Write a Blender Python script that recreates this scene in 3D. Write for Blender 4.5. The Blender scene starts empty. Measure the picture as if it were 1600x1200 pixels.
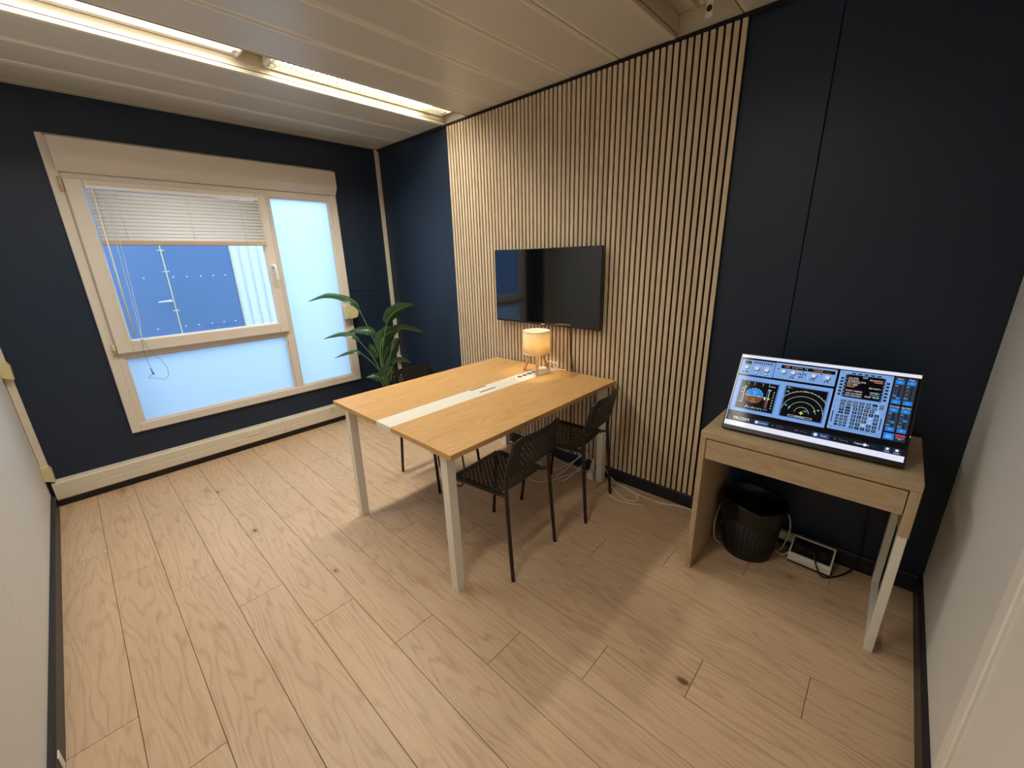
import bpy, bmesh, math, random
from mathutils import Vector, Matrix
random.seed(7)

# ---------------------------------------------------------------- camera, world, exposure
sc = bpy.context.scene
COL = sc.collection
CAM = (3.8927, -2.3569, 1.5228)
cam_d = bpy.data.cameras.new('camera')
cam_o = bpy.data.objects.new('camera', cam_d)
COL.objects.link(cam_o)
R_ = Vector((0.73414638, 0.67851753, -0.02535854))
U_ = Vector((-0.18359644, 0.23432782, 0.95466372))
F_ = Vector((-0.65369828, 0.69620718, -0.29660432))
cam_o.matrix_world = Matrix(((R_.x, U_.x, -F_.x, CAM[0]), (R_.y, U_.y, -F_.y, CAM[1]),
                             (R_.z, U_.z, -F_.z, CAM[2]), (0, 0, 0, 1)))
cam_d.sensor_fit = 'HORIZONTAL'
cam_d.sensor_width = 36
cam_d.lens = 36 * 637.036 / 1600
cam_d.clip_start = 0.02
sc.camera = cam_o

SKY_STRENGTH = 3.9
TUBE_STRENGTH = 3.2        # glow of the diffusers and tubes themselves
LOUVRE_TUBE_STRENGTH = 5.0
NEAR_TUBE_STRENGTH = 2.5
TUBE_WATTS = 18.0          # light thrown down by each fixture
LOUVRE_WATTS = 36.0
NEAR_WATTS = 12.5
BULB_WATTS = 12.0
SCREEN_STRENGTH = 1.0
EXPOSURE = -0.12

world = bpy.data.worlds.new('World')
sc.world = world
world.use_nodes = True
wn = world.node_tree.nodes
wn['Background'].inputs[0].default_value = (0.60, 0.80, 1.0, 1)
wn['Background'].inputs[1].default_value = SKY_STRENGTH
sc.view_settings.view_transform = 'Standard'
sc.view_settings.look = 'None'
sc.view_settings.gamma = 1
sc.view_settings.use_curve_mapping = False
sc.view_settings.exposure = EXPOSURE
sc.cycles.use_denoising = True
sc.cycles.max_bounces = 10
sc.cycles.diffuse_bounces = 6
sc.cycles.transparent_max_bounces = 12
sc.cycles.caustics_reflective = False
sc.cycles.caustics_refractive = False
sc.cycles.sample_clamp_indirect = 6

L, W, H = 4.213, 2.722, 2.5284      # room length (x), width (y), height

# ---------------------------------------------------------------- materials
def lin(c):
    def f(v):
        v /= 255.0
        return v / 12.92 if v <= 0.04045 else ((v + 0.055) / 1.055) ** 2.4
    return (f(c[0]), f(c[1]), f(c[2]), 1.0)

class NT:
    def __init__(s, name):
        s.m = bpy.data.materials.new(name)
        s.m.use_nodes = True
        s.t = s.m.node_tree
        s.b = s.t.nodes['Principled BSDF']
        s.out = s.t.nodes['Material Output']
    def n(s, kind, **kw):
        x = s.t.nodes.new(kind)
        for k, v in kw.items():
            setattr(x, k, v)
        return x
    def l(s, a, b):
        s.t.links.new(a, b)
    def math(s, op, a, b=None, c=None):
        x = s.n('ShaderNodeMath', operation=op)
        for i, v in enumerate((a, b, c)):
            if v is None:
                continue
            if isinstance(v, (int, float)):
                x.inputs[i].default_value = v
            else:
                s.l(v, x.inputs[i])
        return x.outputs[0]
    def mix(s, fac, a, b):
        x = s.n('ShaderNodeMix', data_type='RGBA')
        for i, v in ((0, fac), (6, a), (7, b)):
            if isinstance(v, (int, float)):
                x.inputs[i].default_value = v
            elif isinstance(v, tuple):
                x.inputs[i].default_value = v
            else:
                s.l(v, x.inputs[i])
        return x.outputs[2]
    def noise(s, vec, scale, detail=2, rough=0.5, dist=0.0):
        x = s.n('ShaderNodeTexNoise')
        x.inputs['Scale'].default_value = scale
        x.inputs['Detail'].default_value = detail
        x.inputs['Roughness'].default_value = rough
        x.inputs['Distortion'].default_value = dist
        s.l(vec, x.inputs['Vector'])
        return x.outputs['Fac']
    def ramp(s, fac, stops):
        x = s.n('ShaderNodeValToRGB')
        e = x.color_ramp.elements
        while len(e) < len(stops):
            e.new(0.5)
        for i, (p, c) in enumerate(stops):
            e[i].position = p
            e[i].color = c
        s.l(fac, x.inputs[0])
        return x.outputs[0]
    def mapr(s, v, a, b, c=0.0, d=1.0):
        x = s.n('ShaderNodeMapRange')
        s.l(v, x.inputs[0])
        for i, k in enumerate((a, b, c, d)):
            x.inputs[i + 1].default_value = k
        return x.outputs[0]
    def scaled(s, vec, sx, sy, sz):
        x = s.n('ShaderNodeVectorMath', operation='MULTIPLY')
        s.l(vec, x.inputs[0])
        x.inputs[1].default_value = (sx, sy, sz)
        return x.outputs[0]
    def bump(s, h, strength, dist=0.01):
        x = s.n('ShaderNodeBump')
        x.inputs['Strength'].default_value = strength
        x.inputs['Distance'].default_value = dist
        s.l(h, x.inputs['Height'])
        s.l(x.outputs[0], s.b.inputs['Normal'])

def paint(name, rgb, rough=0.5, metal=0.0, var=0.06, scale=30, bump=0.0, bscale=300, spec=0.5):
    t = NT(name)
    co = t.n('ShaderNodeTexCoord').outputs['Object']
    f = t.noise(co, scale, 3, 0.6)
    c = lin(rgb)
    lo = tuple(v * (1 - var) for v in c[:3]) + (1,)
    hi = tuple(min(1, v * (1 + var)) for v in c[:3]) + (1,)
    t.l(t.mix(f, lo, hi), t.b.inputs['Base Color'])
    t.b.inputs['Roughness'].default_value = rough
    t.b.inputs['Metallic'].default_value = metal
    t.b.inputs['Specular IOR Level'].default_value = spec
    if bump:
        t.bump(t.noise(co, bscale, 2), bump, 0.002)
    return t.m

def wood(name, light, dark, axis='x', rough=0.5, ring=26.0, ringmix=0.45, fine=0.4, knots=False, patch=0.0, spec=0.4, tone=0.0, stretch=1.0, sharp=2.2):
    """oak: grain runs along the given object axis; every object gets its own cut of the grain"""
    t = NT(name)
    co = t.n('ShaderNodeTexCoord').outputs['Object']
    oi = t.n('ShaderNodeObjectInfo')
    off = t.n('ShaderNodeCombineXYZ')
    r = oi.outputs['Random']
    t.l(t.math('MULTIPLY', r, 37.0), off.inputs[0])
    t.l(t.math('MULTIPLY', r, 91.0), off.inputs[1])
    t.l(t.math('MULTIPLY', r, 53.0), off.inputs[2])
    ad = t.n('ShaderNodeVectorMath', operation='ADD')
    t.l(co, ad.inputs[0])
    t.l(off.outputs[0], ad.inputs[1])
    v = ad.outputs[0]
    sep = t.n('ShaderNodeSeparateXYZ')
    t.l(v, sep.inputs[0])
    ax = {'x': (sep.outputs[0], sep.outputs[1]), 'y': (sep.outputs[1], sep.outputs[0]), 'z': (sep.outputs[2], sep.outputs[0])}[axis]
    def st(a, b, c=None):
        c = b if c is None else c
        return {'x': (a, b, c), 'y': (b, a, c), 'z': (b, c, a)}[axis]
    low = t.noise(t.scaled(v, *st(1.7 * stretch, 7.0)), 1.0, 2, 0.5)
    mid = t.noise(t.scaled(v, *st(5.0 * stretch, 26.0)), 1.0, 3, 0.6)
    d = t.math('ADD', t.math('MULTIPLY', low, 0.55), t.math('MULTIPLY', mid, 0.07))
    ph = t.math('MULTIPLY', t.math('ADD', ax[1], d), ring * 6.2832)
    band = t.mapr(t.math('SINE', ph), -1, 1)
    band = t.math('POWER', band, sharp)
    gr = t.noise(t.scaled(v, *st(9.0, 330.0)), 1.0, 3, 0.65)
    gr = t.mapr(gr, 0.35, 0.68)
    m = t.math('ADD', t.math('MULTIPLY', band, ringmix), t.math('MULTIPLY', gr, fine))
    m = t.math('MULTIPLY', m, t.mapr(mid, 0.25, 0.75, 0.45, 1.15))
    col = t.mix(t.math('MINIMUM', m, 1.0), lin(light), lin(dark))
    if patch:
        pn = t.noise(t.scaled(v, *st(1.1, 9.0)), 1.0, 2)
        col = t.mix(t.math('MULTIPLY', t.mapr(pn, 0.35, 0.7), patch), col, lin(dark))
    if tone:
        hs = t.n('ShaderNodeHueSaturation')
        t.l(col, hs.inputs['Color'])
        t.l(t.mapr(r, 0, 1, 1 - tone, 1 + tone), hs.inputs['Value'])
        col = hs.outputs[0]
    if knots:
        vo = t.n('ShaderNodeTexVoronoi')
        vo.inputs['Scale'].default_value = 1.0
        wv = t.n('ShaderNodeVectorMath', operation='ADD')
        t.l(t.scaled(v, *st(3.4, 6.4)), wv.inputs[0])
        nn = t.n('ShaderNodeTexNoise')
        nn.inputs['Scale'].default_value = 30
        t.l(v, nn.inputs['Vector'])
        t.l(t.scaled(nn.outputs['Color'], 0.10, 0.10, 0.10), wv.inputs[1])
        t.l(wv.outputs[0], vo.inputs['Vector'])
        sc_ = t.n('ShaderNodeSeparateColor')
        t.l(vo.outputs['Color'], sc_.inputs[0])
        keep = t.math('GREATER_THAN', sc_.outputs[0], 0.5)
        size = t.mapr(sc_.outputs[1], 0, 1, 0.035, 0.12)
        core = t.math('SUBTRACT', 1.0, t.math('DIVIDE', vo.outputs['Distance'], size))
        core = t.math('MULTIPLY', t.math('MAXIMUM', core, 0.0), keep)
        halo = t.math('SUBTRACT', 1.0, t.math('DIVIDE', vo.outputs['Distance'], t.math('MULTIPLY', size, 2.8)))
        halo = t.math('MULTIPLY', t.math('MAXIMUM', halo, 0.0), keep)
        col = t.mix(t.math('MULTIPLY', halo, 0.45), col, lin((150, 108, 74)))
        col = t.mix(t.math('MINIMUM', t.math('MULTIPLY', core, 1.6), 0.85), col, lin((84, 60, 44)))
    t.l(col, t.b.inputs['Base Color'])
    t.b.inputs['Roughness'].default_value = rough
    t.b.inputs['Specular IOR Level'].default_value = spec
    t.bump(gr, 0.08, 0.001)
    return t.m

def emit(name, rgb, strength):
    t = NT(name)
    t.b.inputs['Base Color'].default_value = rgb
    t.b.inputs['Emission Color'].default_value = rgb
    t.b.inputs['Emission Strength'].default_value = strength
    return t.m

def perforated(name, rgb):
    t = NT(name)
    co = t.n('ShaderNodeTexCoord').outputs['Object']
    sep = t.n('ShaderNodeSeparateXYZ')
    t.l(co, sep.inputs[0])
    p = 2 * math.pi / 0.0062
    a = t.math('SINE', t.math('MULTIPLY', sep.outputs[0], p))
    b = t.math('SINE', t.math('MULTIPLY', sep.outputs[1], p))
    s = t.math('MULTIPLY', a, b)
    hole = t.math('GREATER_THAN', s, 0.42)
    inside = t.math('LESS_THAN', t.math('ABSOLUTE', sep.outputs[0]), 0.131)
    hole = t.math('MULTIPLY', hole, inside)
    c = lin(rgb)
    t.l(t.mix(hole, c, (0.05, 0.05, 0.05, 1)), t.b.inputs['Base Color'])
    t.b.inputs['Roughness'].default_value = 0.38
    return t.m

MAT = {}
MAT['floor'] = wood('oak_laminate', (207, 179, 149), (154, 121, 93), 'x', rough=0.42, ring=21, ringmix=0.34, fine=0.36, knots=True, patch=0.16, tone=0.03, stretch=0.62, sharp=4.0)
MAT['table'] = wood('table_oak', (207, 166, 110), (174, 130, 78), 'y', rough=0.45, ring=20, ringmix=0.3, fine=0.5, patch=0.2)
MAT['desk'] = wood('desk_oak', (192, 170, 138), (160, 136, 104), 'x', rough=0.5, ring=22, ringmix=0.35, fine=0.5, patch=0.25)
MAT['desk_v'] = wood('desk_oak_upright', (192, 170, 138), (160, 136, 104), 'z', rough=0.5, ring=22, ringmix=0.34, fine=0.5, patch=0.25)
MAT['slat'] = wood('slat_oak', (217, 199, 173), (180, 158, 130), 'z', rough=0.6, ring=30, ringmix=0.35, fine=0.55, patch=0.3, tone=0.06, stretch=0.6)
MAT['lampwood'] = wood('lamp_leg_wood', (214, 168, 112), (186, 138, 84), 'z', rough=0.5, ring=40)
MAT['felt'] = paint('black_felt', (11, 10, 11), 0.95, bump=0.3, bscale=900, spec=0.1)
MAT['navy'] = paint('navy_wall_paint', (28, 41, 60), 0.42, var=0.05, scale=8, bump=0.25, bscale=420, spec=0.35)
MAT['navydark'] = paint('dark_navy_skirting', (22, 27, 37), 0.5)
MAT['black'] = paint('black_skirting', (28, 28, 31), 0.45)
MAT['gap'] = paint('dark_joint', (12, 13, 16), 0.9)
MAT['white_wall'] = paint('grey_white_wall', (216, 216, 214), 0.55, var=0.03, scale=6, bump=0.15, bscale=500)
MAT['door'] = paint('white_door_paint', (232, 229, 222), 0.45, var=0.02)
MAT['ceil'] = perforated('perforated_ceiling_metal', (214, 210, 200))
MAT['ceilplain'] = paint('cream_metal', (206, 196, 176), 0.4, var=0.03)
MAT['pvc'] = paint('cream_window_plastic', (212, 204, 195), 0.35, var=0.025)
MAT['trunk'] = paint('cream_trunking', (212, 204, 188), 0.4, var=0.05, scale=14)
MAT['yellowed'] = paint('yellowed_plastic', (206, 196, 150), 0.4, var=0.05)
MAT['brass'] = paint('tan_hinge', (200, 178, 136), 0.35)
MAT['blind'] = paint('blind_slat_paint', (232, 230, 228), 0.4, var=0.02)
MAT['blindrail'] = paint('blind_rail', (186, 168, 150), 0.4)
MAT['cord'] = paint('white_cord', (225, 226, 228), 0.6)
MAT['greycord'] = paint('grey_cord', (130, 140, 150), 0.5)
MAT['white'] = paint('white_powder_coat', (226, 224, 214), 0.35, var=0.02)
MAT['whitecable'] = paint('white_cable', (222, 219, 210), 0.45)
MAT['chair'] = paint('black_chair_plastic', (20, 20, 21), 0.42, bump=0.1)
MAT['chairsteel'] = paint('black_chair_steel', (17, 17, 18), 0.35)
MAT['blackplastic'] = paint('black_plastic', (14, 14, 15), 0.35)
MAT['tvscreen'] = paint('tv_glass', (5, 6, 7), 0.06, var=0.0, spec=0.75)
MAT['silver'] = paint('silver_badge', (210, 205, 196), 0.3, metal=0.6)
MAT['chrome'] = paint('chrome', (190, 190, 190), 0.25, metal=0.9)
MAT['bag'] = paint('black_bin_bag', (9, 9, 10), 0.3, bump=0.6, bscale=40)
MAT['bin'] = paint('black_bin', (22, 22, 23), 0.5)
MAT['sockethole'] = paint('socket_dark', (60, 58, 54), 0.6)
MAT['pot'] = paint('grey_plant_pot', (96, 97, 98), 0.6)
MAT['soil'] = paint('potting_soil', (50, 38, 28), 0.95, var=0.4, scale=80)
MAT['stem'] = paint('plant_stem', (86, 112, 66), 0.5, var=0.15)
MAT['outblue'] = paint('outside_blue_paint', (92, 124, 170), 0.5, var=0.05, scale=3)
MAT['outwhite'] = paint('outside_white_cladding', (230, 232, 234), 0.5)
MAT['outedge'] = paint('outside_pale_edge', (214, 206, 190), 0.6)
MAT['concrete'] = paint('outside_concrete', (150, 148, 144), 0.9, var=0.15, scale=4)
MAT['tag'] = paint('white_tag', (225, 222, 215), 0.5)
MAT['markblack'] = paint('tag_print', (25, 25, 25), 0.6)
MAT['tube'] = emit('lit_fluorescent_tube', (1.0, 0.925, 0.78, 1), TUBE_STRENGTH)
MAT['tube3'] = emit('lit_near_tube', (1.0, 0.925, 0.78, 1), NEAR_TUBE_STRENGTH)
MAT['tube2'] = emit('lit_louvre_tube', (1.0, 0.925, 0.78, 1), LOUVRE_TUBE_STRENGTH)
MAT['led'] = emit('blue_led', (0.25, 0.25, 1.0, 1), 3.0)
MAT['bulb'] = emit('lit_bulb', (1.0, 0.72, 0.36, 1), 12.0)

def leafmat():
    t = NT('leaf')
    co = t.n('ShaderNodeTexCoord')
    uvs = t.n('ShaderNodeSeparateXYZ')
    t.l(co.outputs['UV'], uvs.inputs[0])
    rib = t.mapr(t.math('SINE', t.math('MULTIPLY', t.math('ADD', uvs.outputs[0], t.math('ABSOLUTE', t.math('SUBTRACT', uvs.outputs[1], 0.5))), 190.0)), -1, 1)
    c = t.mix(t.math('MULTIPLY', rib, 0.5), lin((36, 64, 44)), lin((60, 92, 62)))
    mid = t.math('LESS_THAN', t.math('ABSOLUTE', t.math('SUBTRACT', uvs.outputs[1], 0.5)), 0.035)
    c = t.mix(mid, c, lin((128, 150, 104)))
    t.l(c, t.b.inputs['Base Color'])
    t.b.inputs['Roughness'].default_value = 0.32
    tr = t.n('ShaderNodeBsdfTranslucent')
    tr.inputs[0].default_value = lin((96, 140, 60))
    mx = t.n('ShaderNodeMixShader')
    mx.inputs[0].default_value = 0.22
    t.l(t.b.outputs[0], mx.inputs[1])
    t.l(tr.outputs[0], mx.inputs[2])
    t.l(mx.outputs[0], t.out.inputs[0])
    return t.m
MAT['leaf'] = leafmat()

def frosted():
    t = NT('frosted_glass')
    tr = t.n('ShaderNodeBsdfTranslucent')
    tr.inputs[0].default_value = (0.86, 0.93, 0.96, 1)
    gl = t.n('ShaderNodeBsdfGlossy')
    gl.inputs['Roughness'].default_value = 0.35
    mx = t.n('ShaderNodeMixShader')
    mx.inputs[0].default_value = 0.05
    t.l(tr.outputs[0], mx.inputs[1])
    t.l(gl.outputs[0], mx.inputs[2])
    t.l(mx.outputs[0], t.out.inputs[0])
    return t.m
MAT['frost'] = frosted()

def clearglass():
    t = NT('clear_glass')
    tr = t.n('ShaderNodeBsdfTransparent')
    tr.inputs[0].default_value = (0.93, 0.97, 0.98, 1)
    gl = t.n('ShaderNodeBsdfGlossy')
    gl.inputs['Roughness'].default_value = 0.02
    mx = t.n('ShaderNodeMixShader')
    mx.inputs[0].default_value = 0.05
    t.l(tr.outputs[0], mx.inputs[1])
    t.l(gl.outputs[0], mx.inputs[2])
    t.l(mx.outputs[0], t.out.inputs[0])
    return t.m
MAT['glass'] = clearglass()

def shademat():
    t = NT('lamp_shade_cloth')
    co = t.n('ShaderNodeTexCoord').outputs['Object']
    f = t.noise(t.scaled(co, 60, 60, 400), 1.0, 2)
    tr = t.n('ShaderNodeBsdfTranslucent')
    t.l(t.mix(f, (0.76, 0.63, 0.38, 1), (0.86, 0.73, 0.46, 1)), tr.inputs[0])
    t.b.inputs['Base Color'].default_value = lin((238, 230, 214))
    t.b.inputs['Roughness'].default_value = 0.9
    mx = t.n('ShaderNodeMixShader')
    mx.inputs[0].default_value = 0.5
    t.l(t.b.outputs[0], mx.inputs[1])
    t.l(tr.outputs[0], mx.inputs[2])
    t.l(mx.outputs[0], t.out.inputs[0])
    return t.m
MAT['shade'] = shademat()

def screenmat():
    t = NT('lit_display')
    at = t.n('ShaderNodeVertexColor')
    at.layer_name = 'Col'
    t.l(at.outputs[0], t.b.inputs['Emission Color'])
    t.b.inputs['Emission Strength'].default_value = SCREEN_STRENGTH
    t.b.inputs['Base Color'].default_value = (0.004, 0.004, 0.005, 1)
    t.b.inputs['Roughness'].default_value = 0.08
    t.b.inputs['Specular IOR Level'].default_value = 0.12
    return t.m
MAT['display'] = screenmat()

# ---------------------------------------------------------------- mesh building helpers
class MB:
    def __init__(s):
        s.v = []; s.f = []; s.sm = []; s.uv = None
    def add(s, vs, fs, smooth=False):
        o = len(s.v)
        s.v += [tuple(p) for p in vs]
        s.f += [tuple(i + o for i in f) for f in fs]
        s.sm += [smooth] * len(fs)
        return s
    def box(s, a, b, bev=0.0, M=None):
        x0, y0, z0 = [min(a[i], b[i]) for i in range(3)]
        x1, y1, z1 = [max(a[i], b[i]) for i in range(3)]
        if bev <= 0:
            vs = [(x0, y0, z0), (x1, y0, z0), (x1, y1, z0), (x0, y1, z0), (x0, y0, z1), (x1, y0, z1), (x1, y1, z1), (x0, y1, z1)]
            fs = [(3, 2, 1, 0), (4, 5, 6, 7), (0, 1, 5, 4), (1, 2, 6, 5), (2, 3, 7, 6), (3, 0, 4, 7)]
        else:
            e = min(bev, (x1 - x0) * .49, (y1 - y0) * .49, (z1 - z0) * .49)
            bm = bmesh.new()
            r = bmesh.ops.create_cube(bm, size=1)
            for w in bm.verts:
                w.co = Vector(((x0 + x1) / 2 + w.co.x * (x1 - x0), (y0 + y1) / 2 + w.co.y * (y1 - y0), (z0 + z1) / 2 + w.co.z * (z1 - z0)))
            bmesh.ops.bevel(bm, geom=bm.edges[:], offset=e, segments=1, affect='EDGES')
            bm.verts.index_update()
            vs = [tuple(w.co) for w in bm.verts]
            fs = [tuple(w.index for w in f.verts) for f in bm.faces]
            bm.free()
        if M is not None:
            vs = [tuple(M @ Vector(p)) for p in vs]
        return s.add(vs, fs)
    def tube(s, pts, r, n=8, cap=True, smooth=True, flat=1.0):
        P = [Vector(p) for p in pts]
        rs = r if isinstance(r, (list, tuple)) else [r] * len(P)
        vs = []; fs = []
        prev = None
        for i, p in enumerate(P):
            t = (P[min(i + 1, len(P) - 1)] - P[max(i - 1, 0)]).normalized()
            if prev is None:
                up = Vector((0, 0, 1)) if abs(t.z) < .9 else Vector((1, 0, 0))
                a = t.cross(up).normalized()
            else:
                a = (prev - t * prev.dot(t)).normalized()
            prev = a
            b = t.cross(a)
            for k in range(n):
                q = 2 * math.pi * k / n
                vs.append(p + a * math.cos(q) * rs[i] + b * math.sin(q) * rs[i] * flat)
        for i in range(len(P) - 1):
            for k in range(n):
                k2 = (k + 1) % n
                fs.append((i * n + k, i * n + k2, (i + 1) * n + k2, (i + 1) * n + k))
        s.add(vs, fs, smooth)
        if cap:
            o = len(s.v) - len(vs)
            s.f += [tuple(o + k for k in range(n))[::-1], tuple(o + (len(P) - 1) * n + k for k in range(n))]
            s.sm += [False, False]
        return s
    def lathe(s, prof, c=(0, 0, 0), n=32, smooth=True, close=False):
        vs = []; fs = []
        for (r, z) in prof:
            for k in range(n):
                q = 2 * math.pi * k / n
                vs.append((c[0] + r * math.cos(q), c[1] + r * math.sin(q), c[2] + z))
        m = len(prof)
        for i in range(m - 1 + (1 if close else 0)):
            j = (i + 1) % m
            for k in range(n):
                k2 = (k + 1) % n
                fs.append((i * n + k, i * n + k2, j * n + k2, j * n + k))
        return s.add(vs, fs, smooth)
    def prism(s, poly, a, b, axis='x'):
        """extrude a 2-D polygon along an axis between a and b"""
        def p3(u, v, t):
            return {'x': (t, u, v), 'y': (u, t, v), 'z': (u, v, t)}[axis]
        n = len(poly)
        vs = [p3(u, v, a) for u, v in poly] + [p3(u, v, b) for u, v in poly]
        fs = [tuple(range(n))[::-1], tuple(range(n, 2 * n))] + [(i, (i + 1) % n, n + (i + 1) % n, n + i) for i in range(n)]
        return s.add(vs, fs)
    def mesh(s, name):
        me = bpy.data.meshes.new(name)
        me.from_pydata(s.v, [], s.f)
        me.polygons.foreach_set('use_smooth', s.sm)
        bm = bmesh.new()
        bm.from_mesh(me)
        bmesh.ops.recalc_face_normals(bm, faces=bm.faces[:])
        bm.to_mesh(me)
        bm.free()
        return me
    def build(s, name, mat, parent=None, loc=(0, 0, 0), rot=(0, 0, 0)):
        me = s.mesh(name)
        me.materials.append(MAT[mat])
        return link(name, me, parent, loc, rot)

def link(name, data, parent=None, loc=(0, 0, 0), rot=(0, 0, 0)):
    o = bpy.data.objects.new(name, data)
    COL.objects.link(o)
    o.parent = parent
    o.location = loc
    o.rotation_euler = rot
    return o

def tag(o, label=None, cat=None, group=None, kind=None):
    if label: o['label'] = label
    if cat: o['category'] = cat
    if group: o['group'] = group
    if kind: o['kind'] = kind
    return o

def thing(name, label, cat, loc=(0, 0, 0), rz=0.0, group=None):
    return tag(link(name, None, None, loc, (0, 0, rz)), label, cat, group)

def copy_tree(o, parent=None):
    c = o.copy()
    COL.objects.link(c)
    c.parent = parent
    for ch in o.children:
        copy_tree(ch, c)
    return c

def smoothpts(P, n=6):
    """Catmull-Rom through the points"""
    P = [Vector(p) for p in P]
    Q = [P[0] * 2 - P[1]] + P + [P[-1] * 2 - P[-2]]
    out = []
    for i in range(1, len(Q) - 2):
        a, b, c, d = Q[i - 1], Q[i], Q[i + 1], Q[i + 2]
        for k in range(n):
            t = k / n
            out.append(0.5 * ((2 * b) + (c - a) * t + (2 * a - 5 * b + 4 * c - d) * t * t + (3 * b - a - 3 * c + d) * t ** 3))
    out.append(P[-1])
    return out

def B(name, a, b, mat, parent=None, bev=0.0):
    return MB().box(a, b, bev).build(name, mat, parent)

# ================================================================ STRUCTURE
# ---- floor: sub-floor with laminate planks as pieces
floor = tag(B('floor', (-0.1, -W - 0.1, -0.06), (L + 0.1, 0.1, -0.012), 'gap'), kind='structure')
PW, PL, GAP = 0.1919, 1.29, 0.0016
phase = {0: 1.017, 1: 0.708, 2: 0.398, 3: 0.043, 4: 0.975, 5: 0.619, 6: 0.262, 7: 1.230, 8: 0.900,
         -1: 0.047, -2: 0.367, -3: 0.687, -4: 1.007, -5: 0.037, -6: 0.36}
plank_meshes = {}
for j in range(-6, 10):
    y1 = min(-0.99 - PW * j, 0.0)
    y0 = max(-0.99 - PW * (j + 1), -W)
    if y1 - y0 < 0.01:
        continue
    x = phase.get(j, 0.55) - PL
    while x < L:
        a, b = max(x, 0.0), min(x + PL, L)
        if b - a > 0.02:
            key = (round(b - a, 3), round(y1 - y0, 3))
            if key not in plank_meshes:
                hx, hy = (b - a - GAP) / 2, (y1 - y0 - GAP) / 2
                me = MB().box((-hx, -hy, -0.010), (hx, hy, 0), 0.0009).mesh('plank')
                me.materials.append(MAT['floor'])
                plank_meshes[key] = me
            link('plank', plank_meshes[key], floor, ((a + b) / 2, (y0 + y1) / 2, 0))
        x += PL

# ---- back wall (y = 0) with its navy boards
wall_back = tag(B('wall_back', (-0.12, 0.012, -0.06), (L + 0.12, 0.12, H + 0.16), 'gap'), kind='structure')
for a, b in ((0.0, 1.133), (1.136, 2.332), (2.335, 3.5315), (3.5345, L)):
    B('wall_panel', (a, 0.0, 0.0), (b, 0.012, H + 0.1), 'navy', wall_back, 0.002)
MB().tube([(0.837, 0.0005, 1.391), (0.837, -0.001, 1.391)], 0.004, 8).build('screw_hole', 'gap', wall_back)

# ---- window wall (x = 0), with a real opening
WY0, WY1, WZ0, WZ1 = -2.251, -0.483, 0.3761, 2.2965
wall_window = tag(MB().box((-0.12, -W - 0.12, -0.06), (-0.012, WY0 + 0.03, H + 0.16)).box((-0.12, WY1 - 0.03, -0.06), (-0.012, 0.012, H + 0.16))
                  .box((-0.12, WY0 + 0.03, -0.06), (-0.012, WY1 - 0.03, WZ0 + 0.03)).box((-0.12, WY0 + 0.03, WZ1 - 0.03), (-0.012, WY1 - 0.03, H + 0.16))
                  .build('wall_window', 'gap'), kind='structure')
for a, b in (((-W, 0.0), (WY0 + 0.02, H + 0.1)), ((WY0 + 0.02, 0.0), (WY1 - 0.02, WZ0 + 0.02)), ((WY0 + 0.02, WZ1 - 0.02), (WY1 - 0.02, H + 0.1)),
             ((WY1 - 0.02, 0.0), (0.0, 1.2445)), ((WY1 - 0.02, 1.2465), (0.0, H + 0.1))):
    B('wall_panel', (-0.012, a[0], a[1]), (0.0, b[0], b[1]), 'navy', wall_window, 0.0006)

# ---- left wall (grey white) and right wall with the white door
wall_left = tag(B('wall_left', (-0.12, -W - 0.12, -0.06), (L + 0.12, -W - 0.012, H + 0.16), 'gap'), kind='structure')
for a, b in ((0.0, 0.66), (0.662, 1.869), (1.871, 3.07), (3.072, L)):
    B('wall_panel', (a, -W - 0.012, 0.0), (b, -W, H + 0.1), 'white_wall', wall_left, 0.0012)
wall_right = tag(B('wall_right', (L + 0.012, -W - 0.12, -0.06), (L + 0.12, 0.12, H + 0.16), 'gap'), kind='structure')
for a, b in ((-1.16, 0.0), (-W, -1.162)):
    B('wall_panel', (L, a, 0.0), (L + 0.012, b, H + 0.1), 'white_wall', wall_right, 0.0008)
door = tag(link('door_1', None, None, (L, -1.15, 0)), kind='structure')
B('door_leaf', (-0.030, -0.93, 0.012), (-0.001, -0.06, 2.02), 'door', door, 0.002)
B('door_casing', (-0.038, -0.06, 0.0), (-0.001, 0.0, 2.08), 'door', door, 0.003)
B('door_casing', (-0.038, -0.99, 0.0), (-0.001, -0.93, 2.08), 'door', door, 0.003)
B('door_casing', (-0.038, -0.93, 2.025), (-0.001, -0.06, 2.08), 'door', door, 0.003)
hd = MB()
hd.tube([(-0.03, -0.85, 1.02), (-0.075, -0.85, 1.02), (-0.08, -0.845, 1.02), (-0.08, -0.74, 1.02)], 0.009)
hd.build('door_handle', 'chrome', door)

# ---- skirtings
tag(MB().prism([(0.0, 0.0), (-0.016, 0.0), (-0.016, 0.078), (-0.010, 0.086), (0.0, 0.086)], 0.02, L, 'x').build('baseboard_back', 'navydark'), kind='structure')
tag(MB().prism([(-W, 0.0), (-W + 0.018, 0.0), (-W + 0.018, 0.088), (-W + 0.011, 0.098), (-W, 0.098)], 0.06, L - 0.016, 'x').build('baseboard_left', 'black'), kind='structure')
B('cable_outlet', (2.222, -W + 0.018, 0.022), (2.256, -W + 0.022, 0.084), 'whitecable', bpy.data.objects['baseboard_left'], 0.001)
tag(MB().prism([(L, 0.0), (L - 0.016, 0.0), (L - 0.016, 0.085), (L - 0.010, 0.094), (L, 0.094)], -1.148, -0.016, 'y').build('baseboard_right', 'black'), kind='structure')
tag(B('baseboard_window', (0.0, -W + 0.02, 0.0), (0.016, -0.018, 0.06), 'black'), kind='structure')

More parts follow.
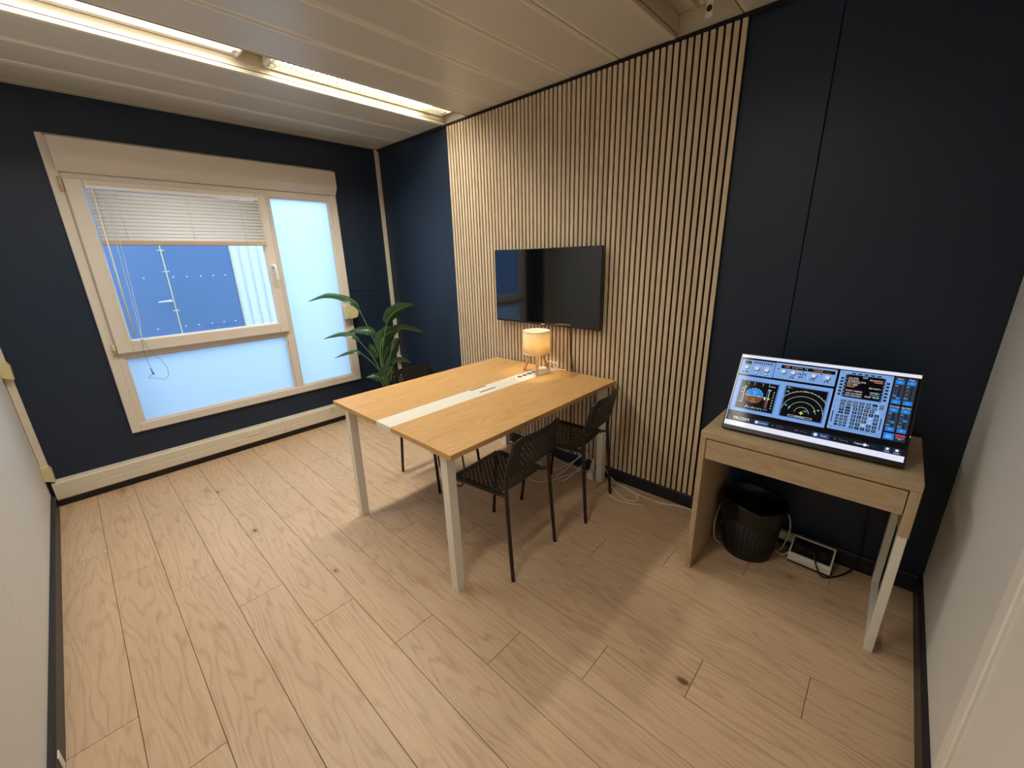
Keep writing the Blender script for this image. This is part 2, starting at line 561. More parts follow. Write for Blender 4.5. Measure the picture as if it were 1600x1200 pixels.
# ---- ceiling: backing, two recessed light troughs, perforated metal planks as pieces
R1a, R1b, R2a, R2b, RT = 1.040, 1.315, 2.866, 3.159, H + 0.098
ceiling = tag(B('ceiling', (-0.12, -W - 0.12, H + 0.10), (L + 0.12, 0.12, H + 0.16), 'ceilplain'), kind='structure')
edges = [(0.036, 0.402), (0.408, 0.700), (0.706, R1a - 0.004), (R1b + 0.004, 1.622), (1.628, 1.934), (1.940, 2.243), (2.249, 2.552), (2.558, R2a - 0.004),
         (R2b + 0.004, 3.470), (3.476, 3.785), (3.791, 4.100), (4.106, L)]
pm = {}
for a, b in edges:
    w = round(b - a, 3)
    if w not in pm:
        h = w / 2
        me = MB().prism([(-h, 0.016), (-h, 0.007), (-h + 0.009, 0.0), (h - 0.009, 0.0), (h, 0.007), (h, 0.016)], -W / 2, W / 2, 'y').mesh('ceiling_panel')
        me.materials.append(MAT['ceil'])
        pm[w] = me
    link('ceiling_panel', pm[w], ceiling, ((a + b) / 2, -W / 2, H))
B('panel_backing', (0.0, -W, H + 0.0162), (R1a, 0, H + 0.02), 'gap', ceiling)
B('panel_backing', (R1b, -W, H + 0.0162), (R2a, 0, H + 0.02), 'gap', ceiling)
B('panel_backing', (R2b, -W, H + 0.0162), (L, 0, H + 0.02), 'gap', ceiling)
B('edge_strip', (0.0, -W, H + 0.001), (0.030, 0, H + 0.016), 'ceil', ceiling, 0.001)
for a, b in ((R1a - 0.003, R1a), (R1b, R1b + 0.003), (R2a - 0.003, R2a), (R2b, R2b + 0.003)):
    B('trough_side', (a, -W, H - 0.002), (b, 0, RT), 'ceilplain', ceiling)
for a, b in ((R1a, R1b), (R2a, R2b)):
    B('trough_end', (a, -0.004, H - 0.0005), (b, -0.0005, RT), 'ceilplain', ceiling)
    B('trough_end', (a, -W + 0.0005, H - 0.0005), (b, -W + 0.004, RT), 'ceilplain', ceiling)
for a in (R2a - 0.028, R1a - 0.012):
    B('trough_lip', (a, -W, H - 0.004), (a + (0.026 if a > 2 else 0.010), -0.026, H), 'ceilplain', ceiling, 0.001)
tag(B('trim_1', (0.0, -0.023, H - 0.017), (L, -0.0005, H - 0.001), 'gap'), kind='structure')

# ---- corner posts of cream trim
t2 = tag(B('trim_2', (0.0005, -0.040, 0.20), (0.022, -0.003, H - 0.004), 'trunk', None, 0.002), kind='structure')
t3 = tag(B('trim_3', (0.0005, -W + 0.002, 0.20), (0.026, -W + 0.037, H - 0.004), 'trunk', None, 0.002), kind='structure')
for z in (1.03, 0.50):
    B('bracket', (0.022, -0.052, z - 0.03), (0.05, -0.002, z + 0.03), 'trunk', t2, 0.004)
for z in (0.945, 0.245):
    MB().prism([(-W + 0.001, z - 0.035), (-W + 0.045, z - 0.055), (-W + 0.048, z + 0.03), (-W + 0.038, z + 0.055), (-W + 0.001, z + 0.055)], 0.004, 0.060, 'x').build('bracket', 'yellowed', t3)

# ================================================================ WINDOW
win = tag(link('window_1', None, None, (0, 0, 0)), kind='structure')
fx0, fx1 = -0.05, 0.022
B('frame_side', (fx0, WY0, WZ0), (fx1, WY0 + 0.052, WZ1), 'pvc', win, 0.004)
B('frame_side', (fx0, WY1 - 0.052, WZ0), (fx1, WY1, WZ1), 'pvc', win, 0.004)
B('frame_rebate', (fx0, WY0 + 0.0515, WZ0 + 0.04), (0.0165, WY0 + 0.082, 2.06), 'pvc', win, 0.002)
B('frame_rebate', (fx0, WY1 - 0.075, WZ0 + 0.04), (0.0165, WY1 - 0.0515, 2.06), 'pvc', win, 0.002)
B('frame_bottom', (fx0, WY0 + 0.052, WZ0), (fx1 - 0.001, WY1 - 0.052, WZ0 + 0.061), 'pvc', win, 0.004)
B('frame_top', (fx0, WY0 + 0.052, WZ1 - 0.02), (fx1 - 0.001, WY1 - 0.052, WZ1), 'pvc', win, 0.003)
B('mullion', (fx0, -1.100, WZ0 + 0.061), (fx1 - 0.006, -1.045, 2.07), 'pvc', win, 0.004)
B('transom', (fx0, WY0 + 0.052, 0.915), (fx1 - 0.006, -1.100, 0.966), 'pvc', win, 0.004)
# roller shutter box: face, chamfered lower edge, shadow gap under it
sb = MB()
sb.prism([(-0.05, 2.277), (0.070, 2.277), (0.070, 2.152), (0.026, 2.092), (-0.05, 2.092)], WY0 + 0.040, WY1 - 0.004, 'y')
sbo = sb.build('shutter_box', 'pvc', win)
MB().prism([(-0.05, 2.2965), (0.020, 2.2965), (0.060, 2.279), (-0.05, 2.279)], WY0 + 0.03, WY1 - 0.02, 'y').build('shutter_box_lid', 'pvc', win)
for a, b in ((-1.46, -1.395), (-1.385, -1.31)):
    B('vent_slot', (0.02, a, 2.2806), (0.0560, b, 2.2830), 'gap', win)
B('frame_head', (fx0, WY0 + 0.052, 2.040), (0.012, WY1 - 0.052, 2.092), 'pvc', win, 0.003)
# glazing beads and panes
def pane(y0, y1, z0, z1, mat, nm, x=-0.012, bead=0.012, par=win):
    B(nm, (x - 0.006, y0 - 0.004, z0 - 0.004), (x, y1 + 0.004, z1 + 0.004), mat, par)
    for (a, b) in (((y0 - bead, z0 - bead), (y0, z1 + bead)), ((y1, z0 - bead), (y1 + bead, z1 + bead)), ((y0, z0 - bead), (y1, z0)), ((y0, z1), (y1, z1 + bead))):
        B('glazing_bead', (x - 0.02, a[0], a[1]), (x + 0.020, b[0], b[1]), 'pvc', par, 0.003)
pane(-1.035, -0.566, 0.447, 2.031, 'frost', 'frosted_pane')
pane(-2.160, -1.1135, 0.447, 0.905, 'frost', 'frosted_pane')
# opening sash
sash = link('sash', None, win)
SY0, SY1, SZ0, SZ1 = -2.195, -1.080, 0.954, 2.054
GY0, GY1, GZ0, GZ1 = -2.112, -1.150, 1.034, 2.012
B('sash_rail', (0.018, SY0, SZ0), (0.044, GY0, SZ1), 'pvc', sash, 0.005)
B('sash_rail', (0.018, GY1, SZ0), (0.044, SY1, SZ1), 'pvc', sash, 0.005)
B('sash_rail', (0.018, GY0, SZ0), (0.0435, GY1, GZ0), 'pvc', sash, 0.005)
B('sash_rail', (0.018, GY0, GZ1), (0.0435, GY1, SZ1), 'pvc', sash, 0.005)
B('clear_pane', (0.004, GY0 - 0.004, GZ0 - 0.004), (0.010, GY1 + 0.004, GZ1 + 0.004), 'glass', sash)
for a, b in (((GY0 - 0.006, GZ0), (GY0 + 0.006, GZ1)), ((GY1 - 0.006, GZ0), (GY1 + 0.006, GZ1)), ((GY0, GZ0 - 0.006), (GY1, GZ0 + 0.006))):
    B('gasket', (0.001, a[0], a[1]), (0.020, b[0], b[1]), 'cord', sash, 0.002)
hm = MB()
hm.tube([(0.044, -1.115, 1.508), (0.053, -1.115, 1.508)], 0.017, 14)
hm.tube([(0.05, -1.115, 1.508), (0.088, -1.115, 1.508)], 0.010, 10)
hm.tube(smoothpts([(0.086, -1.115, 1.510), (0.094, -1.115, 1.498), (0.096, -1.112, 1.46), (0.094, -1.108, 1.385)], 5), [0.011] * 10 + [0.010] * 6, 10)
hm.build('window_handle', 'cord', win)
for z in (2.02, 0.985):
    h_ = MB().tube([(0.036, -2.208, z - 0.04), (0.036, -2.208, z + 0.04)], 0.0085, 10)
    h_.tube([(0.036, -2.208, z - 0.012), (0.036, -2.208, z + 0.012)], 0.0095, 10)
    h_.build('hinge', 'brass', win)
# strap winder of the shutter on the window jamb
sw = thing('shutter_strap_winder', 'cream rounded plate of the shutter strap on the window jamb above the plant', 'strap winder', (0.022, -0.515, 1.06))
pr = [(-0.058, -0.058), (0.018, -0.058), (0.046, -0.047), (0.056, -0.022), (0.056, 0.030), (0.050, 0.050), (0.036, 0.058), (-0.058, 0.058)]
MB().prism([(y + 0.01, z) for y, z in pr], 0.045, 0.058, 'x').build('cover_plate', 'yellowed', sw)
B('strap_housing', (0.0005, -0.052, -0.066), (0.045, -0.030, 0.068), 'yellowed', sw, 0.004)

# ---- venetian blind on the sash
bl = thing('venetian_blind', 'half raised white venetian blind hanging in the opening window sash', 'blind', (0.0, -1.63, 0.0))
by0, by1 = -0.478, 0.488
B('head_rail', (0.0445, by0, 2.000), (0.070, by1, 2.020), 'blind', bl, 0.002)
sl = MB()
n = 6
cs = [(-0.0135 + 0.027 * i / n) for i in range(n + 1)]
prof = [(u, 0.0022 * (1 - (u / 0.0135) ** 2)) for u in cs]
vs = []; fs = []
for yy in (by0 + 0.004, by1 - 0.004):
    for u, h in prof:
        vs.append((u, yy, h))
for yy in (by0 + 0.004, by1 - 0.004):
    for u, h in prof:
        vs.append((u, yy, h - 0.0006))
m_ = n + 1
for i in range(n):
    fs += [(i, i + 1, m_ + i + 1, m_ + i), (2 * m_ + i, 3 * m_ + i, 3 * m_ + i + 1, 2 * m_ + i + 1)]
fs += [(i, 2 * m_ + i, 2 * m_ + i + 1, i + 1) for i in range(n)] + [(m_ + i, m_ + i + 1, 3 * m_ + i + 1, 3 * m_ + i) for i in range(n)]
fs += [(0, m_, 3 * m_, 2 * m_), (n, 2 * m_ + n, 3 * m_ + n, m_ + n)]
sl.add(vs, fs, True)
slat_me = sl.mesh('blind_slat')
slat_me.materials.append(MAT['blind'])
for k in range(13):
    link('blind_slat', slat_me, bl, (0.058, 0, 1.984 - 0.0232 * k), (0, math.radians(66), 0))
B('bottom_rail', (0.046, by0 + 0.002, 1.663), (0.070, by1 - 0.002, 1.694), 'blindrail', bl, 0.004)
for yy in (-0.345, 0.02, 0.352):
    lc = MB().tube([(0.0725, yy, 2.0), (0.0725, yy, 1.69)], 0.0012, 5)
    lc.tube([(0.0448, yy, 2.0), (0.0448, yy, 1.69)], 0.0012, 5)
    lc.build('ladder_cord', 'cord', bl)
MB().tube([(0.078, -0.449, 2.005), (0.080, -0.457, 1.060)], 0.0048, 8).build('tilt_wand', 'cord', bl)
cd = MB()
cd.tube(smoothpts([(0.076, -0.405, 1.99), (0.077, -0.411, 1.64), (0.078, -0.420, 1.20), (0.080, -0.426, 1.045)], 5), 0.0016, 5)
cd.tube(smoothpts([(0.076, -0.385, 1.99), (0.077, -0.392, 1.64), (0.078, -0.408, 1.20), (0.080, -0.426, 1.045)], 5), 0.0016, 5)
cd.lathe([(0.001, -0.006), (0.007, -0.006), (0.007, 0.006), (0.001, 0.006)], (0.080, -0.426, 1.045), 10)
cd.build('pull_cord', 'cord', bl)
lp = MB()
lp.tube(smoothpts([(0.080, -0.426, 1.04), (0.081, -0.395, 0.95), (0.082, -0.352, 0.87), (0.082, -0.335, 0.81), (0.082, -0.344, 0.755), (0.082, -0.377, 0.74), (0.082, -0.41, 0.757), (0.082, -0.45, 0.768), (0.082, -0.425, 0.79)], 5), 0.0014, 5)
lp.tube(smoothpts([(0.080, -0.428, 1.04), (0.081, -0.432, 0.93), (0.082, -0.418, 0.79)], 5), 0.0014, 5)
lp.tube([(0.082, -0.426, 0.835), (0.082, -0.418, 0.785)], [0.003, 0.006], 8)
lp.build('cord_loop', 'greycord', bl)

# ================================================================ OUTSIDE
tag(B('ground_outside', (-6.5, -7.0, -0.55), (-0.13, 4.0, -0.45), 'concrete'), kind='structure')
nb = thing('neighbouring_cabin', 'blue painted cabin wall with double door seen outside through the clear pane', 'building', (-2.0, -1.535, -0.45))
for a, b in ((-0.93, -0.006), (0.006, 0.63)):
    B('door_leaf', (-0.05, a, 0.02), (0.0, b, 2.75), 'outblue', nb, 0.003)
B('door_seam_strip', (-0.03, -0.006, 0.02), (0.004, 0.006, 2.75), 'outedge', nb)
B('wall_panel', (-0.06, -3.2, 0.0), (-0.005, -0.935, 2.8), 'outblue', nb, 0.003)
B('edge_strip', (-0.03, 0.631, 0.0), (0.006, 0.648, 2.8), 'outedge', nb)
cl = MB()
poly = []
y = 0.65
while y < 2.6:
    poly += [(0.0, y), (0.0, y + 0.055), (-0.02, y + 0.062), (-0.02, y + 0.092)]
    y += 0.10
poly = poly + [(-0.06, y), (-0.06, 0.65)]
cl.prism(poly, 0.0, 2.8, 'z')
cl.build('corrugated_cladding', 'outwhite', nb)
hdl = MB().tube([(0.0, -0.03, 1.612), (0.05, -0.03, 1.612)], 0.012, 8)
hdl.tube([(0.05, -0.02, 1.612), (0.05, -0.14, 1.606)], [0.013, 0.008], 8)
hdl.build('door_handle', 'cord', nb)
for z in (1.32, 1.86):
    for yy in (-0.2, 0.05, 0.17, 0.30, 0.42, 0.54):
        MB().tube([(-0.001, yy, z), (0.004, yy, z)], 0.008, 8).build('rivet', 'outwhite', nb)
for z in (1.50, 1.92, 2.14):
    B('hinge', (0.0, -0.03, z - 0.006), (0.006, 0.03, z + 0.006), 'outedge', nb)
B('roof', (-0.6, -3.3, 2.8), (0.12, 2.7, 2.9), 'outwhite', nb)
B('cabin_body', (-2.2, -3.2, 0.0), (-0.061, 2.65, 2.8), 'outwhite', nb)

# ================================================================ CEILING LIGHTS
def batten(name, label, y0, y1, louvre, watts, xa=R1a, xb=R1b, lit='tube'):
    t = thing(name, label, 'ceiling light', ((xa + xb) / 2, (y0 + y1) / 2, RT))
    h = (y1 - y0) / 2
    w = (R1b - R1a) / 2 - 0.006
    al_ = bpy.data.lights.new('fixture_light', 'AREA')
    al_.shape = 'RECTANGLE'
    al_.size = 0.13
    al_.size_y = 2 * h - (0.24 if louvre else 0.05)
    al_.energy = watts
    al_.color = (1.0, 0.925, 0.78)
    al_.spread = math.radians(158)
    link('fixture_light', al_, t, (0.0, -0.08 if louvre else 0.0, -0.031 if louvre else -0.033))
    MB().prism([(-w, 0.0), (-w, -0.034), (-w + 0.004, -0.034), (-0.05, -0.004), (0.05, -0.004), (w - 0.004, -0.034), (w, -0.034), (w, 0.0)], -h, h, 'y').build('reflector', 'white', t)
    for e in (-1, 1):
        B('end_cap', (-w, e * h - 0.006, -0.040), (w, e * h + 0.006, -0.0005), 'white', t, 0.002)
        B('lamp_holder', (-0.105, e * (h - 0.02) - 0.012, -0.036), (-0.055, e * (h - 0.02) + 0.012, -0.006), 'cord', t, 0.002)
    if louvre:
        MB().tube([(-0.035, -h + 0.02, -0.018), (-0.035, h - 0.02, -0.018)], 0.012, 10).build('tube', 'tube2', t)
        MB().tube([(0.055, -h + 0.02, -0.018), (0.055, h - 0.02, -0.018)], 0.012, 10).build('tube', 'tube2', t)
        bm_ = MB().prism([(-w + 0.012, -0.048), (w - 0.012, -0.048), (w - 0.03, -0.032), (-w + 0.03, -0.032)], -0.0012, 0.0012, 'y').mesh('louvre_blade')
        bm_.materials.append(MAT['white'])
        nb_ = int(2 * h / 0.030)
        for k in range(nb_):
            link('louvre_blade', bm_, t, (0, -h + (k + 0.5) * 2 * h / nb_, 0))
        for e in (-1, 1):
            B('louvre_rail', (e * (w - 0.010) - 0.003, -h, -0.052), (e * (w - 0.010) + 0.003, h, -0.028), 'white', t)
    else:
        MB().prism([(-w + 0.014, -0.0245), (-w + 0.02, -0.029), (-0.02, -0.032), (0.055, -0.029), (0.065, -0.020), (-0.02, -0.012)], -h + 0.008, h - 0.008, 'y').build('diffuser', lit, t)
    return t
batten('fluorescent_light', 'lit fluorescent ceiling light with a smooth bright diffuser', -2.66, -1.425, False, TUBE_WATTS)
batten('louvre_light', 'lit fluorescent ceiling light behind a white louvre grille by the slat wall', -1.290, -0.035, True, LOUVRE_WATTS)
batten('fluorescent_light', 'lit fluorescent ceiling light in the trough beyond the switched off batten', -2.66, -1.46, False, NEAR_WATTS, R2a + 0.009, R2b - 0.009, 'tube3')
t = thing('unlit_batten', 'switched off white batten light in the ceiling trough above the slat wall', 'ceiling light', (3.02, -0.76, RT))
B('housing', (-0.045, -0.64, -0.052), (0.045, 0.62, -0.0005), 'ceilplain', t, 0.004)
B('lamp_holder', (-0.02, -0.63, -0.066), (0.02, -0.59, -0.050), 'white', t, 0.003)
B('lamp_holder', (-0.02, 0.56, -0.066), (0.02, 0.60, -0.050), 'white', t, 0.003)
MB().tube([(0, -0.60, -0.076), (0, 0.575, -0.076)], 0.013, 10).build('tube', 'white', t)
tg = B('tag', (0.030, 0.600, -0.125), (0.060, 0.604, -0.040), 'tag', t, 0.001)
MB().tube([(0.045, 0.5992, -0.092), (0.045, 0.6005, -0.092)], 0.0125, 16).build('printed_mark', 'markblack', tg)

# ================================================================ SLAT PANELLING
sp = thing('slat_panelling', 'oak slat wall panelling on black felt behind the television', 'wall panelling', (0, 0, 0))
SX1, PITCH, NS = 3.187, 0.0338, 63
SX0 = SX1 - (NS - 1) * PITCH - 0.0225
B('felt_backing', (SX0, -0.009, 0.088), (SX1 + 0.002, -0.0005, H - 0.018), 'felt', sp)
sm_ = MB().box((-0.0112, -0.012, 0.092), (0.0112, 0.0, H - 0.019), 0.001).mesh('wood_slat')
sm_.materials.append(MAT['slat'])
for k in range(NS):
    link('wood_slat', sm_, sp, (SX0 + 0.0112 + k * PITCH, -0.009, 0))

# ================================================================ TRUNKING ON THE WINDOW WALL
tr = thing('cable_trunking', 'cream cable trunking with a power socket running under the window', 'trunking', (0, -W / 2, 0))
ty0, ty1 = -W / 2 + 0.022, W / 2 - 0.05
MB().prism([(0.0165, 0.056), (0.050, 0.056), (0.053, 0.062), (0.053, 0.112), (0.0505, 0.115), (0.053, 0.118), (0.053, 0.172), (0.048, 0.180), (0.0005, 0.186), (0.0005, 0.0605), (0.0165, 0.0605)], ty0, ty1, 'y').build('channel', 'trunk', tr)
B('cover_joint', (0.0525, 0.085, 0.062), (0.0542, 0.087, 0.112), 'sockethole', tr)
B('cover_joint', (0.0525, 0.135 - 0.97 + 1.36, 0.118), (0.0542, 0.137 - 0.97 + 1.36, 0.172), 'sockethole', tr)
so = B('socket', (0.0525, -0.23 + 0.015, 0.118), (0.0565, -0.11, 0.172), 'trunk', tr, 0.002)
for yy in (-0.19, -0.135):
    MB().tube([(0.0560, yy, 0.146), (0.0570, yy, 0.146)], 0.017, 16).build('socket_face', 'tag', so)
    MB().tube([(0.0568, yy - 0.006, 0.146), (0.0573, yy - 0.006, 0.146)], 0.003, 8).tube([(0.0568, yy + 0.006, 0.146), (0.0573, yy + 0.006, 0.146)], 0.003, 8).build('socket_holes', 'sockethole', so)

# ================================================================ TELEVISION
tv = thing('television', 'black flat television mounted on the slat wall, switched off', 'television', (2.068, -0.021, 1.316))
B('back_cover', (-0.40, -0.036, -0.20), (0.40, -0.012, 0.20), 'blackplastic', tv, 0.01)
B('wall_mount', (-0.12, -0.012, -0.10), (0.12, -0.0005, 0.10), 'blackplastic', tv)
B('bezel', (-0.466, -0.052, -0.262), (0.466, -0.034, 0.262), 'blackplastic', tv, 0.003)
scn = B('screen', (-0.458, -0.0530, -0.246), (0.458, -0.0515, 0.256), 'tvscreen', tv)
B('brand_badge', (-0.016, -0.0545, -0.260), (0.016, -0.0515, -0.252), 'silver', tv, 0.0006)
B('sensor', (-0.012, -0.050, -0.270), (0.02, -0.040, -0.262), 'blackplastic', tv, 0.002)
tag(MB().tube(smoothpts([(2.27, -0.040, 1.07), (2.275, -0.030, 1.0), (2.28, -0.028, 0.86), (2.30, -0.030, 0.755), (2.305, -0.032, 0.60), (2.29, -0.028, 0.40), (2.30, -0.026, 0.09)], 5), 0.004, 6).build('television_cable', 'blackplastic'),
    'black cable hanging from the television down the slat wall', 'cable')

# ================================================================ MEETING TABLE
TX0, TX1, TY0, TY1, TZ = 1.558, 2.652, -1.421, -0.046, 0.741
S0, S1 = 2.050, 2.186
tb = thing('meeting_table', 'large light oak meeting table with white centre strip and white legs', 'table', ((TX0 + TX1) / 2, (TY0 + TY1) / 2, 0))
ox, oy = (TX0 + TX1) / 2, (TY0 + TY1) / 2
def TB(nm, a, b, mat, bev=0.0, par=None):
    return MB().box((a[0] - ox, a[1] - oy, a[2]), (b[0] - ox, b[1] - oy, b[2]), bev).build(nm, mat, par or tb)
TB('table_top', (TX0, TY0, TZ - 0.025), (S0 - 0.001, TY1, TZ), 'table', 0.0012)
TB('table_top', (S1 + 0.001, TY0, TZ - 0.025), (TX1, TY1, TZ), 'table', 0.0012)
cs_ = TB('centre_strip', (S0, TY0 + 0.001, TZ - 0.030), (S1, TY1 - 0.001, TZ + 0.0006), 'white', 0.001)
for x, y0, y1 in ((2.062, -0.785, -0.655), (2.133, -0.770, -0.640)):
    TB('cable_slot', (x - 0.0055, y0, TZ + 0.0002), (x + 0.0055, y1, TZ + 0.0012), 'sockethole', 0, cs_)
for yy in (-0.365, -0.315, -0.265, -0.215):
    MB().lathe([(0.0001, 0.0012), (0.0165, 0.0012), (0.0185, 0.0006)], (2.098 - ox, yy - oy, TZ), 18).build('socket', 'sockethole', cs_)
for dx, dy in ((-0.012, 0), (0.012, 0), (0, 0.012), (-0.012, 0.024), (0.014, 0.022)):
    MB().lathe([(0.0001, 0.0012), (0.004, 0.0012), (0.0045, 0.0006)], (2.10 + dx - ox, -0.44 + dy - oy, TZ), 8).build('screw', 'sockethole', cs_)
def tleg(xb, xt, y):
    h = 0.0225
    m = MB()
    vs = [(xb - h, y - h, 0), (xb + h, y - h, 0), (xb + h, y + h, 0), (xb - h, y + h, 0), (xt - h, y - h, TZ - 0.026), (xt + h, y - h, TZ - 0.026), (xt + h, y + h, TZ - 0.026), (xt - h, y + h, TZ - 0.026)]
    vs = [(a - ox, b - oy, c) for a, b, c in vs]
    m.add(vs, [(3, 2, 1, 0), (4, 5, 6, 7), (0, 1, 5, 4), (1, 2, 6, 5), (2, 3, 7, 6), (3, 0, 4, 7)])
    m.build('leg', 'white', tb)
for y in (-1.384, -0.082):
    tleg(1.668, 1.690, y)
    tleg(2.588, 2.578, y)
for x in (1.72, 2.545):
    TB('frame_beam', (x - 0.015, -1.40, TZ - 0.046), (x + 0.015, -0.066, TZ - 0.0255), 'white', 0.002)
for y in (-1.27, -0.20):
    TB('frame_beam', (1.735, y - 0.02, TZ - 0.065), (2.530, y + 0.02, TZ - 0.0255), 'white', 0.002)
TB('cable_tray', (2.02, -1.25, TZ - 0.11), (2.21, -0.25, TZ - 0.075), 'white', 0.004)
TB('clip', (2.475, -1.400, TZ - 0.050), (2.510, -1.375, TZ - 0.0255), 'white', 0.002)
HANG = [(2.47, -1.345, 0.714), (2.465, -1.35, 0.66), (2.475, -1.35, 0.60), (2.50, -1.345, 0.56), (2.54, -1.34, 0.535), (2.60, -1.335, 0.54), (2.625, -1.33, 0.60), (2.615, -1.33, 0.714)]
tag(MB().tube(smoothpts(HANG, 6), 0.004, 7).build('hanging_cable', 'blackplastic'),
    'black cable looping down under the corner of the meeting table', 'cable')

# ================================================================ TABLE LAMP
lm = thing('table_lamp', 'lit tripod table lamp with round cloth shade on the meeting table', 'lamp', (2.109, -0.198, TZ + 0.0008))
MB().lathe([(0.0925, 0.137), (0.0925, 0.293), (0.0910, 0.293), (0.0910, 0.137)], n=48, close=True).build('lamp_shade', 'shade', lm)
for z in (0.138, 0.292):
    MB().lathe([(0.0933, z - 0.003), (0.0933, z + 0.003), (0.0905, z + 0.003), (0.0905, z - 0.003)], n=48, close=True).build('shade_ring', 'cord', lm)
for (lx, ly) in ((-0.107, -0.019), (0.077, -0.087), (0.029, 0.107)):
    d = Vector((lx, ly, 0)); d.normalize(); p = Vector((-d.y, d.x, 0))
    top = d * 0.034 + Vector((0, 0, 0.150)); bot = Vector((lx, ly, 0)) * 0.96
    m = MB(); vs = []
    for c in (bot, top):
        for a, b in ((-1, -1), (1, -1), (1, 1), (-1, 1)):
            vs.append(c + p * a * 0.010 + d * b * 0.006)
    m.add(vs, [(3, 2, 1, 0), (4, 5, 6, 7), (0, 1, 5, 4), (1, 2, 6, 5), (2, 3, 7, 6), (3, 0, 4, 7)])
    m.build('leg', 'lampwood', lm)
MB().lathe([(0.0001, 0.140), (0.045, 0.140), (0.045, 0.156), (0.018, 0.158), (0.018, 0.195), (0.0001, 0.195)], n=20).build('lamp_base', 'lampwood', lm)
MB().lathe([(0.010, 0.195), (0.014, 0.205), (0.024, 0.222), (0.024, 0.236), (0.014, 0.250), (0.0001, 0.253)], n=18).build('bulb', 'bulb', lm)
for a in range(3):
    q = a * 2.094 + 0.4
    MB().tube([(0.02 * math.cos(q), 0.02 * math.sin(q), 0.19), (0.0915 * math.cos(q), 0.0915 * math.sin(q), 0.19)], 0.0018, 5).build('shade_spoke', 'cord', lm)
pl = bpy.data.lights.new('bulb_light', 'POINT')
pl.energy = BULB_WATTS
pl.color = (1.0, 0.74, 0.37)
pl.shadow_soft_size = 0.03
link('bulb_light', pl, lm, (0, 0, 0.215))
tag(MB().tube(smoothpts([(2.105, -0.075, TZ + 0.03), (2.12, -0.070, TZ + 0.052), (2.16, -0.072, TZ + 0.05), (2.18, -0.068, TZ + 0.012), (2.215, -0.062, TZ + 0.006), (2.235, -0.075, TZ + 0.006), (2.20, -0.085, TZ + 0.012), (2.19, -0.07, TZ + 0.05), (2.16, -0.058, TZ + 0.04), (2.18, -0.052, TZ + 0.006), (2.25, -0.056, TZ + 0.006), (2.27, -0.060, TZ + 0.005)], 5), 0.0032, 6).build('lamp_cord', 'whitecable'),
    'white lamp cord bunched on the meeting table against the slat wall', 'cord')

# ================================================================ CHAIRS
def perf_plate(nu, nv, fmap, hole, thick, mu, mv):
    """plate of hexagonally staggered holes: cells are rings around eight-sided holes; margins are solid strips"""
    m = MB()
    du, dv = (1 - 2 * mu) / nu, (1 - 2 * mv) / nv
    def P(u, v, k):
        p, nrm = fmap(u, v)
        return p + nrm * (thick / 2 if k else -thick / 2)
    sq = [(1, 0), (1, 1), (0, 1), (-1, 1), (-1, 0), (-1, -1), (0, -1), (1, -1)]
    for j in range(nv):
        for i in range(nu):
            cu, cv = mu + (i + .5) * du, mv + (j + .5) * dv
            open_ = (i + j) % 2 == 0
            if open_:
                o = [(cu + a * du / 2, cv + b * dv / 2) for a, b in sq]
                h = [(cu + math.cos(q * math.pi / 4) * du * hole, cv + math.sin(q * math.pi / 4) * dv * hole) for q in range(8)]
                vs = [P(u, v, 1) for u, v in o] + [P(u, v, 1) for u, v in h] + [P(u, v, 0) for u, v in o] + [P(u, v, 0) for u, v in h]
                fs = []
                for q in range(8):
                    r = (q + 1) % 8
                    fs += [(q, r, 8 + r, 8 + q), (16 + q, 24 + q, 24 + r, 16 + r), (8 + q, 8 + r, 24 + r, 24 + q)]
                m.add(vs, fs)
            else:
                o = [(cu + a * du / 2, cv + b * dv / 2) for a, b in ((-1, -1), (1, -1), (1, 1), (-1, 1))]
                m.add([P(u, v, 1) for u, v in o] + [P(u, v, 0) for u, v in o], [(0, 1, 2, 3), (7, 6, 5, 4)])
    # solid margin: ring grid around the field
    K = 24
    def ring(a, b):
        """a = inner inset (0 = field edge), point list around perimeter"""
        pts = []
        for s_ in range(4):
            for k in range(K):
                t_ = k / K
                pts.append(((a + (1 - 2 * a) * t_, b), (1 - a, b + (1 - 2 * b) * t_), (1 - a - (1 - 2 * a) * t_, 1 - b), (a, 1 - b - (1 - 2 * b) * t_))[s_])
        return pts
    rin = ring(mu, mv)
    rout = []
    for (u, v) in ring(0, 0):
        # round the outer corners
        x, y = (u - .5) * 2, (v - .5) * 2
        e = 7
        s_ = (abs(x) ** e + abs(y) ** e) ** (1 / e)
        s_ = max(s_, 1.0)
        rout.append((.5 + x / s_ / 2, .5 + y / s_ / 2))
    N = 4 * K
    vs = [P(u, v, 1) for u, v in rin] + [P(u, v, 1) for u, v in rout] + [P(u, v, 0) for u, v in rout] + [P(u, v, 0) for u, v in rin]
    fs = []
    for q in range(N):
        r = (q + 1) % N
        fs += [(q, r, N + r, N + q), (N + q, N + r, 2 * N + r, 2 * N + q), (2 * N + q, 2 * N + r, 3 * N + r, 3 * N + q)]
    m.add(vs, fs)
    return m

def grad(f, u, v):
    e = 1e-3
    a = (f(u + e, v) - f(u - e, v)); b = (f(u, v + e) - f(u, v - e))
    return a.cross(b).normalized()

